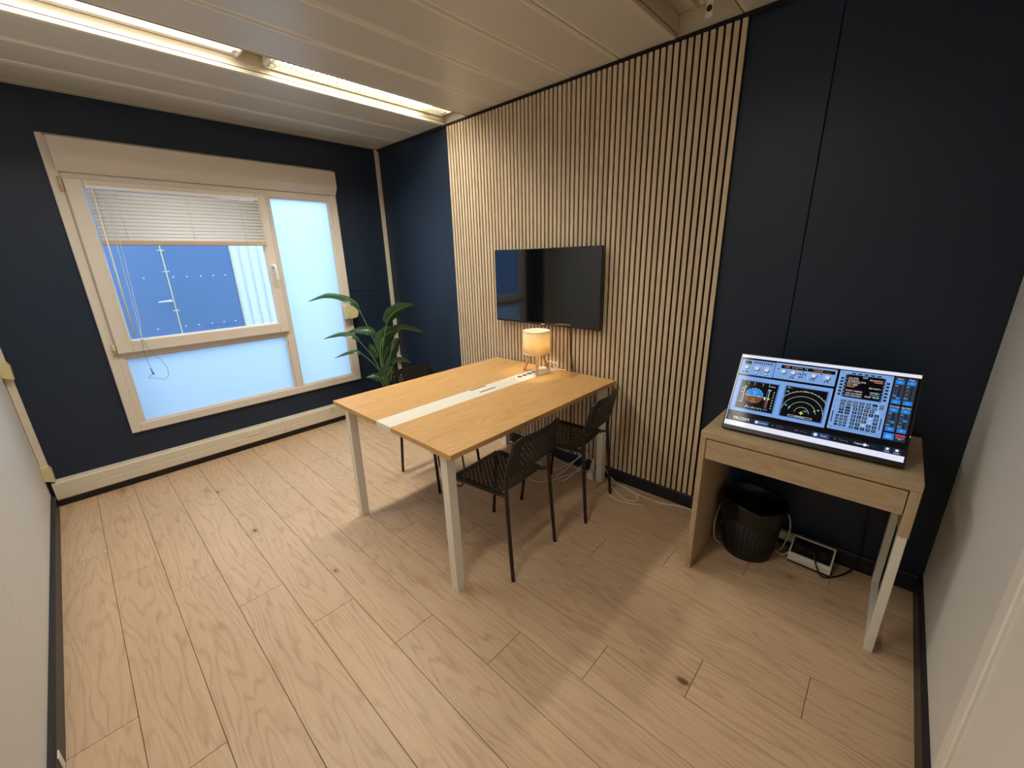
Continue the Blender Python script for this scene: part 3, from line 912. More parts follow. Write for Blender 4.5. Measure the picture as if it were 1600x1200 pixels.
def make_chair():
    """local axes: the sitter looks towards -x; origin on the floor at the chair's middle"""
    t = thing('metal_chair', 'chair', 'chair', (0, 0, 0), 0, 'black perforated chairs at the meeting table')
    def seat(u, v):          # u: front (0) to back (1); v: side to side
        x = -0.205 + 0.375 * u
        wd = 0.190 - 0.022 * u
        y = (v - 0.5) * 2 * wd
        z = 0.448 - 0.010 * math.sin(u * math.pi) + 0.008 * (2 * v - 1) ** 2 - 0.028 * max(0, 0.22 - u) / 0.22 * max(0, 0.22 - u) / 0.22 + 0.012 * max(0, u - 0.8) / 0.2
        return Vector((x, y, z))
    m = perf_plate(19, 21, lambda u, v: (seat(u, v), grad(seat, u, v)), 0.49, 0.0028, 0.10, 0.10)
    m.build('seat', 'chair', t)
    sr = MB()
    for sg in (-1, 1):
        sr.tube([(-0.19, sg * 0.178, 0.432), (0.16, sg * 0.160, 0.442)], 0.008, 8)
    sr.tube([(-0.185, -0.178, 0.422), (-0.185, 0.178, 0.422)], 0.008, 8)
    sr.build('seat_frame', 'chairsteel', t)
    def back(u, v):          # u: bottom to top, v: side to side
        z = 0.575 + 0.195 * u - 0.060 * (abs(2 * v - 1) ** 3) * (1 - u) * 0.4
        y = (v - 0.5) * 2 * 0.178
        x = 0.205 + 0.052 * u + 0.030 * (1 - (2 * v - 1) ** 2)
        return Vector((x, y, z))
    m = perf_plate(8, 21, lambda u, v: (back(u, v), grad(back, u, v)), 0.46, 0.0045, 0.17, 0.13)
    m.build('backrest', 'chair', t)
    for sg in (-1, 1):
        MB().tube(smoothpts([(0.228, sg * 0.186, 0.0), (0.196, sg * 0.176, 0.42), (0.196, sg * 0.174, 0.56), (0.232, sg * 0.165, 0.70), (0.242, sg * 0.160, 0.74)], 4), 0.0100, 10).build('rear_leg', 'chairsteel', t)
        MB().tube([(-0.230, sg * 0.190, 0.0), (-0.178, sg * 0.178, 0.435)], 0.0100, 10).build('front_leg', 'chairsteel', t)
        MB().tube(smoothpts([(0.12, sg * 0.150, 0.446), (0.165, sg * 0.166, 0.449), (0.196, sg * 0.176, 0.449)], 4), 0.009, 8).build('seat_bracket', 'chair', t)
    return t
ch = make_chair()
ch2 = copy_tree(ch)
ch3 = copy_tree(ch)
for o, x, y, a, lab in ((ch, 2.523, -1.012, 3.8, 'black perforated metal chair beside the table leg with the hanging cable'),
                        (ch2, 2.527, -0.405, 7.5, 'black perforated metal chair at the table next to the slat wall and white cables'),
                        (ch3, 1.622, -0.738, 180.0, 'black perforated metal chair across the table facing the other two')):
    o.location = (x, y, 0)
    o.rotation_euler = (0, 0, math.radians(a))
    o['label'] = lab

# ================================================================ SMALL DESK
DX0, DX1, DY0, DY1 = 3.352, 4.080, -0.533, -0.033
dk = thing('small_desk', 'small light oak desk with drawer and one white steel loop leg', 'desk', (0, 0, 0))
def DB(nm, a, b, mat, bev=0.0012, par=None):
    return MB().box(a, b, bev).build(nm, mat, par or dk)
DB('desk_top', (DX0, DY0, 0.719), (DX1, DY1, 0.750), 'desk')
DB('side_panel', (DX0, DY0, 0.0), (DX0 + 0.024, DY1, 0.7185), 'desk_v')
DB('side_panel', (DX1 - 0.030, DY0, 0.536), (DX1, DY1, 0.7185), 'desk_v')
dr = DB('drawer', (DX0 + 0.027, DY0 + 0.002, 0.618), (DX1 - 0.033, DY0 + 0.020, 0.7125), 'desk')
DB('drawer_box', (DX0 + 0.032, DY0 + 0.020, 0.630), (DX1 - 0.040, DY1 - 0.03, 0.700), 'desk', 0.001, dr)
DB('back_rail', (DX0 + 0.0245, DY1 - 0.016, 0.56), (DX1 - 0.0305, DY1, 0.718), 'desk')
lx0, lx1 = DX1 - 0.029, DX1 - 0.002
DB('steel_leg', (lx0, DY0 + 0.002, 0.0), (lx1, DY0 + 0.052, 0.5355), 'white', 0.002)
DB('steel_leg', (lx0, DY1 - 0.052, 0.0), (lx1, DY1 - 0.002, 0.5355), 'white', 0.002)
DB('steel_foot_rail', (lx0 + 0.0005, DY0 + 0.052, 0.0), (lx1 - 0.0005, DY1 - 0.052, 0.025), 'white', 0.001)

# ================================================================ MONITOR WITH LIT COCKPIT DISPLAY
MW, MH = 0.612, 0.366
mon = thing('touch_monitor', 'tilted black monitor showing a blue cockpit panel display on the small desk', 'monitor', (3.720, -0.456, 0.7600))
tilt = math.atan2(0.19, 0.312)
mon.rotation_euler = (-tilt, 0, math.radians(1.2))
B('housing', (-MW / 2, 0.0, 0.0), (MW / 2, 0.016, MH), 'blackplastic', mon, 0.003)
B('rear_cover', (-0.22, 0.0165, 0.05), (0.22, 0.045, 0.26), 'blackplastic', mon, 0.012)
Mi = Matrix.Rotation(tilt, 4, 'X')
sd = MB().box((-0.12, 0.10, -0.0096), (0.12, 0.26, -0.002), 0.003, Mi)
sd.box((-0.04, 0.16, -0.003), (0.04, 0.20, 0.17), 0.004, Mi)
sd.build('stand', 'blackplastic', mon)
B('power_light', (MW / 2 - 0.004, -0.0006, 0.118), (MW / 2 - 0.0015, 0.0, 0.1215), 'led', mon)

class Disp:
    """the picture on the display: flat coloured shapes, u to the right and v down, both 0..1"""
    def __init__(s):
        s.v = []; s.f = []; s.c = []; s.z = 0
    def xy(s, u, v, k):
        return (-0.300 + u * 0.600, -0.0004 - k * 0.00003, 0.358 - v * 0.337)
    def poly(s, pts, col, k):
        o = len(s.v)
        s.v += [s.xy(u, v, k) for u, v in pts]
        s.f.append(tuple(range(o, o + len(pts))))
        s.c.append(lin(col))
    def rect(s, u0, v0, u1, v1, col, k=2):
        s.poly([(u0, v0), (u0, v1), (u1, v1), (u1, v0)], col, k)
    def disc(s, u, v, r, col, k=3, n=14, a0=0, a1=360, sq=0.5617):
        pts = [(u + r * sq * 0 + r * math.cos(math.radians(a0 + (a1 - a0) * i / n)), v + r / sq * math.sin(math.radians(a0 + (a1 - a0) * i / n))) for i in range(n + (0 if a1 - a0 == 360 else 1))]
        s.poly(pts[::-1], col, k)
    def arc(s, u, v, r, w, a0, a1, col, k=3, n=24, sq=0.5617):
        for i in range(n):
            p = math.radians(a0 + (a1 - a0) * i / n); q = math.radians(a0 + (a1 - a0) * (i + 1) / n)
            f = lambda rr, t: (u + rr * math.cos(t), v + rr / sq * math.sin(t))
            s.poly([f(r, p), f(r + w, p), f(r + w, q), f(r, q)][::-1], col, k)
    def line(s, a, b, w, col, k=3, sq=0.5617):
        dx, dy = b[0] - a[0], (b[1] - a[1]) * sq
        l_ = math.hypot(dx, dy); nx, ny = -dy / l_ * w / 2, dx / l_ * w / 2 / sq
        s.poly([(a[0] + nx, a[1] + ny), (a[0] - nx, a[1] - ny), (b[0] - nx, b[1] - ny), (b[0] + nx, b[1] + ny)][::-1], col, k)
    def text(s, body, u, v, size, col, k=4, align='LEFT', sx=1.0):
        cu = bpy.data.curves.new('t', 'FONT')
        cu.body = body; cu.size = 1.0; cu.align_x = align; cu.align_y = 'CENTER'; cu.resolution_u = 2
        ob = bpy.data.objects.new('t', cu)
        COL.objects.link(ob)
        dg = bpy.context.evaluated_depsgraph_get()
        me = bpy.data.meshes.new_from_object(ob.evaluated_get(dg))
        o = len(s.v)
        for w in me.vertices:
            s.v.append(s.xy(u + w.co.x * size * 0.5617 * sx, v - w.co.y * size, k))
        for f in me.polygons:
            s.f.append(tuple(o + i for i in f.vertices)); s.c.append(lin(col))
        bpy.data.objects.remove(ob); bpy.data.curves.remove(cu); bpy.data.meshes.remove(me)
    def build(s, parent):
        me = bpy.data.meshes.new('display_picture')
        me.from_pydata(s.v, [], s.f)
        at = me.color_attributes.new('Col', 'FLOAT_COLOR', 'CORNER')
        i = 0
        for f, c in zip(s.f, s.c):
            for _ in f:
                at.data[i].color = c; i += 1
        me.materials.append(MAT['display'])
        return link('display_picture', me, parent)

D = Disp()
WHT, BLU, DBL, BLK, PAN, ORG, CYN = (235, 238, 255), (126, 168, 228), (84, 126, 192), (8, 8, 9), (30, 36, 48), (226, 128, 52), (90, 220, 215)
GRY, KEY, BRT = (196, 204, 220), (28, 36, 54), (30, 136, 236)
D.rect(0, 0, 1, 1, BLK, 0)
D.rect(0, 0, 1, 0.040, WHT, 1)
D.rect(0, 0.04, 0.004, 0.94, (205, 212, 240), 1)
D.rect(0, 0.934, 1, 1, WHT, 1)
D.rect(0.006, 0.857, 1, 0.932, (20, 26, 38), 1)
# upper panel strip
D.rect(0.010, 0.066, 0.228, 0.276, BLU, 1)
D.rect(0.231, 0.058, 0.592, 0.272, BLU, 1)
D.rect(0.032, 0.082, 0.075, 0.128, BLK); D.text('-:-', 0.054, 0.104, 0.05, ORG, 4, 'CENTER')
for i in range(5):
    D.rect(0.090 + i * 0.026, 0.085, 0.110 + i * 0.026, 0.113, KEY); D.rect(0.095 + i * 0.026, 0.098, 0.105 + i * 0.026, 0.106, WHT, 3)
def knob(u, v, r, c=GRY):
    D.disc(u + 0.003, v + 0.008, r * 1.12, (40, 58, 92), 2, 16); D.disc(u, v, r, c, 3, 16); D.disc(u, v, r * .55, (222, 226, 236), 4, 12)
knob(0.050, 0.175, 0.0125); knob(0.118, 0.175, 0.0165); knob(0.183, 0.180, 0.0165)
knob(0.120, 0.236, 0.0075); knob(0.183, 0.240, 0.0075)
D.rect(0.026, 0.224, 0.042, 0.254, KEY); D.rect(0.050, 0.224, 0.066, 0.254, KEY); D.disc(0.034, 0.234, 0.004, (60, 210, 140), 4)
for c_, r_ in (((0.118, 0.175), 0.024), ((0.183, 0.180), 0.024)):
    for a in range(-160, -10, 30):
        q = math.radians(a)
        D.rect(c_[0] + r_ * math.cos(q) - 0.004, c_[1] + r_ / .5617 * math.sin(q) - 0.003, c_[0] + r_ * math.cos(q) + 0.004, c_[1] + r_ / .5617 * math.sin(q) + 0.003, (220, 230, 246), 3)
D.rect(0.268, 0.082, 0.582, 0.126, BLK)
for u, tx in ((0.285, '100'), (0.335, '010'), (0.455, '15000')):
    D.text(tx, u, 0.104, 0.042, ORG, 4)
D.text('HDG   V/S', 0.372, 0.098, 0.020, (200, 200, 200), 4); D.rect(0.424, 0.085, 0.4255, 0.124, (220, 220, 220), 4)
D.text('LVL/CH', 0.525, 0.110, 0.018, (200, 110, 50), 4)
for u, v in ((0.253, 0.140), (0.404, 0.140), (0.508, 0.140)):
    D.disc(u, v, 0.008, (215, 225, 245), 2, 12); D.disc(u, v, 0.006, BLK, 3, 12)
knob(0.288, 0.168, 0.0155); knob(0.347, 0.168, 0.0155); knob(0.468, 0.172, 0.0150); knob(0.546, 0.172, 0.0150)
D.arc(0.546, 0.172, 0.020, 0.002, 100, 280, (225, 232, 250))
for u, v in ((0.383, 0.178), (0.412, 0.178), (0.396, 0.218), (0.345, 0.236), (0.467, 0.228), (0.545, 0.228)):
    D.rect(u - 0.011, v - 0.013, u + 0.011, v + 0.013, KEY); D.rect(u - 0.006, v, u + 0.006, v + 0.008, WHT, 3)
for u in (0.372, 0.436):
    D.rect(u, 0.13, u + 0.0018, 0.24, (205, 220, 245), 3)
for u, v in ((0.014, 0.074), (0.224, 0.074), (0.224, 0.268), (0.236, 0.066), (0.587, 0.066), (0.587, 0.262), (0.30, 0.262)):
    D.disc(u, v, 0.0022, (40, 60, 100), 2, 8)
# flight display
D.rect(0.010, 0.300, 0.592, 0.795, BLU, 1)
D.rect(0.036, 0.352, 0.290, 0.756, DBL, 2); D.rect(0.044, 0.362, 0.282, 0.748, BLK, 3)
D.rect(0.322, 0.342, 0.576, 0.756, DBL, 2); D.rect(0.331, 0.352, 0.568, 0.746, BLK, 3)
D.rect(0.304, 0.340, 0.3055, 0.756, (150, 188, 240), 2)
for u, v in ((0.027, 0.775), (0.292, 0.775), (0.320, 0.775), (0.582, 0.775)):
    D.disc(u, v, 0.005, (50, 80, 140), 2, 10); D.disc(u, v, 0.003, WHT, 3, 8)
for u in (0.092, 0.132, 0.186, 0.226):
    D.rect(u, 0.368, u + 0.002, 0.412, (225, 225, 225), 4)
D.text('1 FD 2', 0.232, 0.400, 0.022, WHT, 4)
D.disc(0.147, 0.556, 0.058, (36, 140, 232), 4, 24, 180, 360); D.disc(0.147, 0.556, 0.058, (122, 66, 34), 4, 24, 0, 180)
D.rect(0.089, 0.554, 0.222, 0.558, (235, 240, 200), 5)
for a in range(-60, 61, 20):
    q = math.radians(a - 90)
    D.rect(0.147 + .058 * math.cos(q) - .003, 0.556 + .058 / .5617 * math.sin(q) - .004, 0.147 + .058 * math.cos(q) + .003, 0.556 + .058 / .5617 * math.sin(q) + .004, (225, 235, 225), 5)
D.rect(0.146, 0.46, 0.148, 0.55, (150, 205, 240), 5)
for v, w in ((0.50, .018), (0.525, .010), (0.60, .012), (0.63, .018)):
    D.rect(0.147 - w, v - .002, 0.147 + w, v + .002, (190, 220, 240), 5)
for u in (0.11, 0.18):
    D.rect(u - .006, 0.55, u + .006, 0.562, (235, 200, 60), 6)
D.disc(0.147, 0.452, 0.005, (240, 220, 80), 6, 3)
D.rect(0.054, 0.450, 0.076, 0.66, (72, 76, 96), 4); D.rect(0.076, 0.450, 0.0785, 0.66, WHT, 5); D.rect(0.054, 0.656, 0.0785, 0.660, WHT, 5)
D.rect(0.074, 0.435, 0.086, 0.455, CYN, 6)
for v, tx in ((0.475, '120'), (0.525, '100')):
    D.text(tx, 0.072, v, 0.024, WHT, 6, 'RIGHT')
D.rect(0.222, 0.450, 0.236, 0.69, (64, 66, 84), 4); D.rect(0.2365, 0.46, 0.239, 0.69, WHT, 5); D.rect(0.236, 0.60, 0.2405, 0.69, (226, 60, 50), 6)
D.rect(0.226, 0.440, 0.246, 0.458, CYN, 6); D.rect(0.228, 0.553, 0.250, 0.577, (110, 180, 50), 6); D.rect(0.234, 0.558, 0.244, 0.572, (230, 220, 60), 7)
D.rect(0.213, 0.550, 0.221, 0.588, WHT, 6)
for i in range(7):
    D.rect(0.262, 0.46 + i * .036, 0.270, 0.478 + i * .036, (150, 150, 152), 4)
D.rect(0.104, 0.712, 0.212, 0.715, WHT, 4)
for i in range(6):
    D.rect(0.104 + i * .0215, 0.712, 0.106 + i * .0215, 0.732, WHT, 4)
D.rect(0.110, 0.696, 0.122, 0.710, CYN, 5); D.rect(0.156, 0.70, 0.159, 0.728, (240, 230, 60), 5)
D.text('1013', 0.222, 0.715, 0.024, CYN, 5)
# navigation display
for r, w, a0, a1 in ((0.153, .0022, 216, 324), (0.118, .0018, 186, 354), (0.078, .0018, 186, 354), (0.040, .0018, 180, 360)):
    D.arc(0.450, 0.668, r, w, a0, a1, (225, 228, 232), 4)
for a in range(218, 325, 8):
    q = math.radians(a)
    ln_ = .010 if a % 16 == 10 else .006
    D.line((0.450 + .154 * math.cos(q), 0.668 + .154 / .5617 * math.sin(q)), (0.450 + (.154 + ln_) * math.cos(q), 0.668 + (.154 + ln_) / .5617 * math.sin(q)), .0018, (230, 230, 230), 4)
D.rect(0.4475, 0.382, 0.4525, 0.402, (240, 220, 70), 5)
D.rect(0.447, 0.648, 0.453, 0.692, (240, 225, 70), 5); D.rect(0.438, 0.664, 0.462, 0.676, (240, 225, 70), 5)
D.text('080', 0.470, 0.64, 0.026, CYN, 5, 'CENTER')
for u, v in ((0.345, 0.42), (0.352, 0.60), (0.375, 0.62), (0.540, 0.60), (0.520, 0.62)):
    D.rect(u - .006, v - .009, u + .006, v + .007, (90, 205, 205), 5)
D.text('GS', 0.338, 0.370, 0.024, WHT, 5); D.text('--/--', 0.350, 0.374, 0.024, (80, 210, 110), 5)
D.rect(0.378, 0.712, 0.516, 0.715, WHT, 4); D.rect(0.378, 0.732, 0.516, 0.735, WHT, 4); D.rect(0.378, 0.712, 0.380, 0.735, WHT, 4); D.rect(0.514, 0.712, 0.516, 0.735, WHT, 4)
D.text('GPS PRIMARY', 0.447, 0.7235, 0.018, WHT, 5, 'CENTER')
# keypad unit
D.rect(0.606, 0.052, 0.876, 0.786, BLU, 1)
D.rect(0.606, 0.052, 0.609, 0.786, (150, 185, 235), 2)
for u, v in ((0.620, 0.075), (0.862, 0.075), (0.622, 0.765), (0.862, 0.765), (0.620, 0.43), (0.862, 0.43)):
    D.disc(u, v, 0.007, DBL, 2, 12); D.disc(u, v, 0.005, (130, 168, 222), 3, 10)
for i in range(5):
    D.rect(0.668 + i * .032, 0.070, 0.690 + i * .032, 0.086, KEY)
D.poly([(0.640, 0.100), (0.640, 0.370), (0.650, 0.378), (0.834, 0.378), (0.842, 0.370), (0.842, 0.100), (0.834, 0.092), (0.650, 0.092)], (40, 52, 76), 2)
D.rect(0.652, 0.100, 0.832, 0.368, (4, 4, 5), 3)
for i in range(6):
    v = 0.150 + i * .040
    D.rect(0.618, v - .012, 0.634, v + .012, KEY); D.rect(0.848, v - .012, 0.864, v + .012, KEY)
    D.rect(0.641, v - .001, 0.648, v + .002, WHT, 4); D.rect(0.836, v - .001, 0.842, v + .002, WHT, 4)
D.text('INIT', 0.742, 0.116, 0.026, WHT, 5, 'CENTER')
for tx, u, v, al, c in (('CO RTE', .656, .136, 'LEFT', WHT), ('ALTN/CO RTE', .656, .176, 'LEFT', WHT), ('FLT NBR', .656, .216, 'LEFT', WHT), ('COST INDEX', .656, .292, 'LEFT', WHT),
                        ('CRZ FL/TEMP', .656, .325, 'LEFT', WHT), ('GPS PRIMARY', .656, .352, 'LEFT', WHT), ('FROM/TO', .828, .136, 'RIGHT', WHT), ('IRS INIT>', .828, .232, 'RIGHT', WHT),
                        ('WIND>', .828, .285, 'RIGHT', WHT), ('TROPO', .828, .312, 'RIGHT', CYN), ('GND TEMP', .828, .338, 'RIGHT', WHT)):
    D.text(tx, u, v, 0.026, c, 5, al)
D.rect(0.656, 0.150, 0.712, 0.162, (206, 112, 46), 5); D.rect(0.788, 0.150, 0.828, 0.162, (206, 112, 46), 5); D.rect(0.656, 0.232, 0.698, 0.246, (206, 112, 46), 5)
D.rect(0.656, 0.192, 0.722, 0.195, WHT, 5)
rows = [['DIR', 'PROG', 'PERF', 'INIT', 'DATA', ''], ['F-PLN', 'RAD NAV', 'FUEL', 'SEC', 'ATC', 'MENU']]
for j, rw in enumerate(rows):
    for i, k_ in enumerate(rw):
        u, v = 0.645 + i * .032, 0.412 + j * .038
        D.rect(u, v, u + .025, v + .028, KEY)
        if k_:
            D.text(k_, u + .0125, v + .014, 0.016 if len(k_) < 5 else .013, WHT, 5, 'CENTER')
for v in (0.412, 0.44):
    D.rect(0.842, v, 0.860, v + .022, KEY); D.text('BRT' if v < .43 else 'DIM', 0.851, v + .011, .012, WHT, 5, 'CENTER')
for i, k_ in enumerate(('AIR', '', '<', '^', '>', 'v')):
    u, v = 0.645 + (i % 2) * .032, 0.488 + (i // 2) * .034
    D.rect(u, v, u + .025, v + .026, KEY); D.text(k_, u + .0125, v + .013, .018, WHT, 5, 'CENTER')
al = 'ABCDEFGHIJKLMNOPQRSTUVWXYZ/'
for q in range(30):
    i, j = q % 5, q // 5
    u, v = 0.716 + i * .0275, 0.486 + j * .044
    pale = q in (4, 13, 18, 22)
    D.rect(u, v, u + .021, v + .034, (150, 182, 230) if pale else KEY)
    k_ = al[q] if q < 27 else ('SP', 'OVF', 'CLR')[q - 27]
    D.text(k_, u + .0105, v + .017, .026 if len(k_) == 1 else .013, WHT, 5, 'CENTER')
for q in range(12):
    i, j = q % 3, q // 3
    u, v = 0.645 + i * .0225, 0.612 + j * .036
    D.disc(u, v, .0092, KEY, 2, 12); D.text('123456789.0+'[q], u, v, .022, WHT, 5, 'CENTER')
D.rect(0.616, 0.56, 0.621, 0.70, KEY); D.rect(0.858, 0.56, 0.863, 0.70, KEY)
for a, b in (((.612, .73), (.622, .755)), ((.622, .755), (.86, .755)), ((.86, .755), (.872, .73)), ((.612, .50), (.622, .53)), ((.872, .50), (.862, .53))):
    D.line(a, b, .0016, (40, 62, 104), 3)
# slider columns
for j, (v0, v1, names, pos) in enumerate(((.056, .372, ('Gear', 'Flaps'), (.30, .115)), (.384, .690, ('Throttle', 'Spd Brk'), (.58, .545)))):
    for i in range(2):
        u = 0.883 + i * .054
        D.rect(u, v0, u + .050, v1, (52, 60, 76), 1)
        D.text(names[i], u + .025, v0 + .017, .024, WHT, 5, 'CENTER')
        D.rect(u + .005, v0 + .034, u + .045, v0 + .078, BRT, 3); D.rect(u + .005, v1 - .050, u + .045, v1 - .006, BRT, 3)
        D.line((u + .020, v0 + .060), (u + .025, v0 + .050), .0014, WHT, 5); D.line((u + .025, v0 + .050), (u + .030, v0 + .060), .0014, WHT, 5)
        D.line((u + .020, v1 - .033), (u + .025, v1 - .023), .0014, WHT, 5); D.line((u + .025, v1 - .023), (u + .030, v1 - .033), .0014, WHT, 5)
        D.rect(u + .027, v0 + .088, u + .033, v1 - .060, (22, 26, 34), 3)
        D.rect(u + .021, pos[i] - .013, u + .039, pos[i] + .013, BRT, 4)
        for k in range(4 if i or j else 2):
            D.text(('UP', '1', '2', 'FULL')[k] if (i or j) else ('UP', 'DN')[k], u + .012, v0 + .10 + k * ((.045 if (i or j) else .12)), .016, WHT, 5, 'CENTER')
D.rect(0.884, 0.702, 0.988, 0.788, (40, 46, 60), 1)
D.rect(0.886, 0.708, 0.934, 0.780, BRT, 3); D.text('Start\nEngines', 0.910, 0.742, .020, WHT, 5, 'CENTER')
D.rect(0.940, 0.708, 0.984, 0.728, (222, 62, 62), 3); D.text('Emergency\nstop', 0.962, 0.752, .015, WHT, 5, 'CENTER')
# bottom bar
D.text('PROSIM', 0.052, 0.893, 0.056, (240, 244, 250), 4, 'LEFT', 0.98)
D.arc(0.026, 0.882, .008, .0016, 20, 330, (90, 190, 215), 4, 14); D.text('737', 0.027, 0.914, .020, (190, 200, 215), 4, 'CENTER')
D.rect(0.190, 0.866, 0.282, 0.924, (48, 78, 128), 2); D.disc(0.206, 0.895, .010, WHT, 4); D.text('Situations', 0.220, 0.895, .024, WHT, 4)
D.text('/\\', 0.302, 0.895, .034, (130, 134, 142), 4); D.text('Ready for\nDeparture', 0.330, 0.893, .019, (96, 102, 114), 4)
D.text('H+', 0.440, 0.895, .030, (130, 134, 142), 4); D.text('Pilot off', 0.470, 0.895, .022, (96, 102, 114), 4)
D.rect(0.535, 0.864, 0.632, 0.926, (42, 66, 112), 2); D.disc(0.556, 0.895, .011, WHT, 4); D.text('Pause', 0.584, 0.895, .026, WHT, 4)
D.text('-K', 0.652, 0.895, .030, (130, 134, 142), 4); D.text('Repeating', 0.680, 0.895, .022, (96, 102, 114), 4)
D.text('Captain', 0.758, 0.895, .028, WHT, 4); D.rect(0.812, 0.886, 0.832, 0.904, (150, 154, 162), 4); D.disc(0.812, 0.895, .009, WHT, 5)
D.text('F/O', 0.842, 0.895, .024, (80, 88, 100), 4)
for u, tx in ((0.918, 'Mute'), (0.962, 'Reset')):
    D.rect(u - .018, 0.862, u + .018, 0.928, (40, 50, 70), 2); D.disc(u, 0.885, .008, WHT, 4); D.text(tx, u, 0.915, .020, WHT, 4, 'CENTER')
D.build(mon)

# ================================================================ WASTE BIN, SOCKET BLOCKS AND CABLES
bn = thing('waste_bin', 'black mesh waste bin lined with a bin bag under the small desk', 'bin', (3.546, -0.186, 0.0))
MB().lathe([(0.0001, 0.002), (0.108, 0.002), (0.112, 0.0), (0.114, 0.006), (0.142, 0.285), (0.139, 0.285), (0.110, 0.010), (0.0001, 0.010)], n=40).build('body', 'bin', bn)
rb = MB()
for i in range(40):
    q = 2 * math.pi * i / 40
    c, s_ = math.cos(q), math.sin(q)
    rb.tube([(0.1185 * c, 0.1185 * s_, 0.045), (0.1365 * c, 0.1365 * s_, 0.225)], 0.0022, 4)
for z in (0.045, 0.081, 0.117, 0.153, 0.189, 0.225):
    r_ = 0.1145 + (z / 0.285) * 0.028
    rb.lathe([(r_ - .001, z - .002), (r_ + .002, z), (r_ - .001, z + .002)], n=40)
rb.build('basket_ribs', 'bin', bn)
bg = MB()
vs = []; fs = []
NN = 56
prof = [(0.1425, 0.215), (0.1460, 0.238), (0.1500, 0.275), (0.1510, 0.300), (0.1450, 0.314), (0.1370, 0.306), (0.128, 0.25), (0.108, 0.06), (0.0, 0.03)]
rr = random.Random(3)
wob = [rr.uniform(-1, 1) for _ in range(NN)]
for pi_, (r_, z) in enumerate(prof):
    for k in range(NN):
        q = 2 * math.pi * k / NN
        a = (0.0040 if pi_ < 6 else 0.002) * (wob[k] * .6 + .5 * math.sin(5 * q + pi_) + .4 * math.sin(9 * q))
        vs.append(((r_ + a) * math.cos(q), (r_ + a) * math.sin(q), z + (0.010 * math.sin(3 * q + 1) + .006 * wob[k]) * (1 if pi_ < 6 else 0)))
for i in range(len(prof) - 1):
    for k in range(NN):
        fs.append((i * NN + k, i * NN + (k + 1) % NN, (i + 1) * NN + (k + 1) % NN, (i + 1) * NN + k))
bg.add(vs, fs, True)
bg.build('bin_bag', 'bag', bn)

ps = thing('power_strip', 'white and black power strip on the floor beside the waste bin', 'power strip', (3.815, -0.095, 0.0), math.radians(-2))
MB().prism([(-0.060, 0.0125), (0.040, 0.0125), (0.044, 0.100), (0.036, 0.104), (-0.058, 0.050), (-0.062, 0.044)], -0.088, 0.088, 'x').build('body', 'white', ps)
B('base', (-0.086, -0.062, 0.0), (0.086, 0.040, 0.0125), 'blackplastic', ps, 0.003)
Mf = Matrix.Translation((0, -0.012, 0.0768)) @ Matrix.Rotation(math.radians(29.9), 4, 'X')
fc = MB().box((-0.081, -0.045, -0.001), (0.081, 0.045, 0.0030), 0.002, Mf).build('socket_face', 'blackplastic', ps)
for x in (-0.052, 0.0, 0.052):
    m = MB().lathe([(0.0001, 0.0040), (0.017, 0.0040), (0.019, 0.0036)], (x, 0, 0), 18)
    m.v = [tuple(Mf @ Vector(p)) for p in m.v]
    m.build('socket', 'bin', fc)
B('latch', (-0.055, -0.0650, 0.026), (0.055, -0.060, 0.036), 'whitecable', ps, 0.002)

ws = thing('wall_socket_strip', 'small white socket strip fixed on the skirting behind the waste bin', 'socket', (3.660, -0.0165, 0.062))
B('body', (-0.10, -0.030, -0.020), (0.10, -0.0005, 0.024), 'white', ws, 0.003)
B('socket_face', (-0.06, -0.0312, -0.010), (0.06, -0.0298, 0.014), 'tag', ws)

def cable(name, label, pts, r=0.0036, mat='whitecable', n=6):
    return tag(MB().tube(smoothpts(pts, n), r, 6).build(name, mat), label, 'cable')
cable('bin_cable', 'white cable bowing out behind the waste bin to the power strip',
      [(3.43, -0.24, 0.005), (3.400, -0.245, 0.03), (3.386, -0.22, 0.13), (3.388, -0.10, 0.20), (3.43, -0.026, 0.20), (3.56, -0.0215, 0.20), (3.67, -0.026, 0.20), (3.704, -0.045, 0.12), (3.69, -0.085, 0.02), (3.67, -0.115, 0.006), (3.70, -0.125, 0.006), (3.726, -0.115, 0.03)], 0.004)
cable('monitor_power_cord', 'black power cord plugged into the power strip on the floor',
      [(3.812, -0.115, 0.088), (3.822, -0.138, 0.098), (3.845, -0.175, 0.05), (3.88, -0.180, 0.006), (3.94, -0.11, 0.006), (3.98, -0.03, 0.02), (3.99, -0.022, 0.12), (3.97, -0.021, 0.40), (3.92, -0.021, 0.70), (3.85, -0.027, 0.80), (3.80, -0.10, 0.84), (3.75, -0.22, 0.86)], 0.0038, 'blackplastic')
z = 0.0045
ad = thing('power_adapter', 'white plug adapter lying on the floor beside the far table leg', 'plug', (2.512, -0.070, 0.0), math.radians(15))
MB().prism([(-0.022, 0.0), (0.022, 0.0), (0.024, 0.03), (0.018, 0.055), (-0.018, 0.055), (-0.024, 0.03)], -0.055, 0.02, 'y').build('body', 'white', ad)
MB().tube([(0, 0.0, 0.04), (0.004, 0.02, 0.10), (0.0, 0.022, 0.125)], [0.017, 0.015, 0.008], 10).build('plug', 'white', ad)
cable('looped_white_cable', 'white cable looping on the floor past the far table leg to the desk',
      [(2.545, -0.030, 0.14), (2.552, -0.034, 0.185), (2.565, -0.03, 0.15), (2.60, -0.028, 0.06), (2.68, -0.045, z + .006), (2.80, -0.08, z), (2.88, -0.10, z), (2.90, -0.16, z), (2.84, -0.195, z), (2.76, -0.15, z), (2.66, -0.09, z), (2.70, -0.075, z + .008), (2.80, -0.085, z + .012), (2.90, -0.105, z + .010), (3.02, -0.085, z), (3.14, -0.040, z), (3.24, -0.034, z), (3.34, -0.030, z)], 0.004)
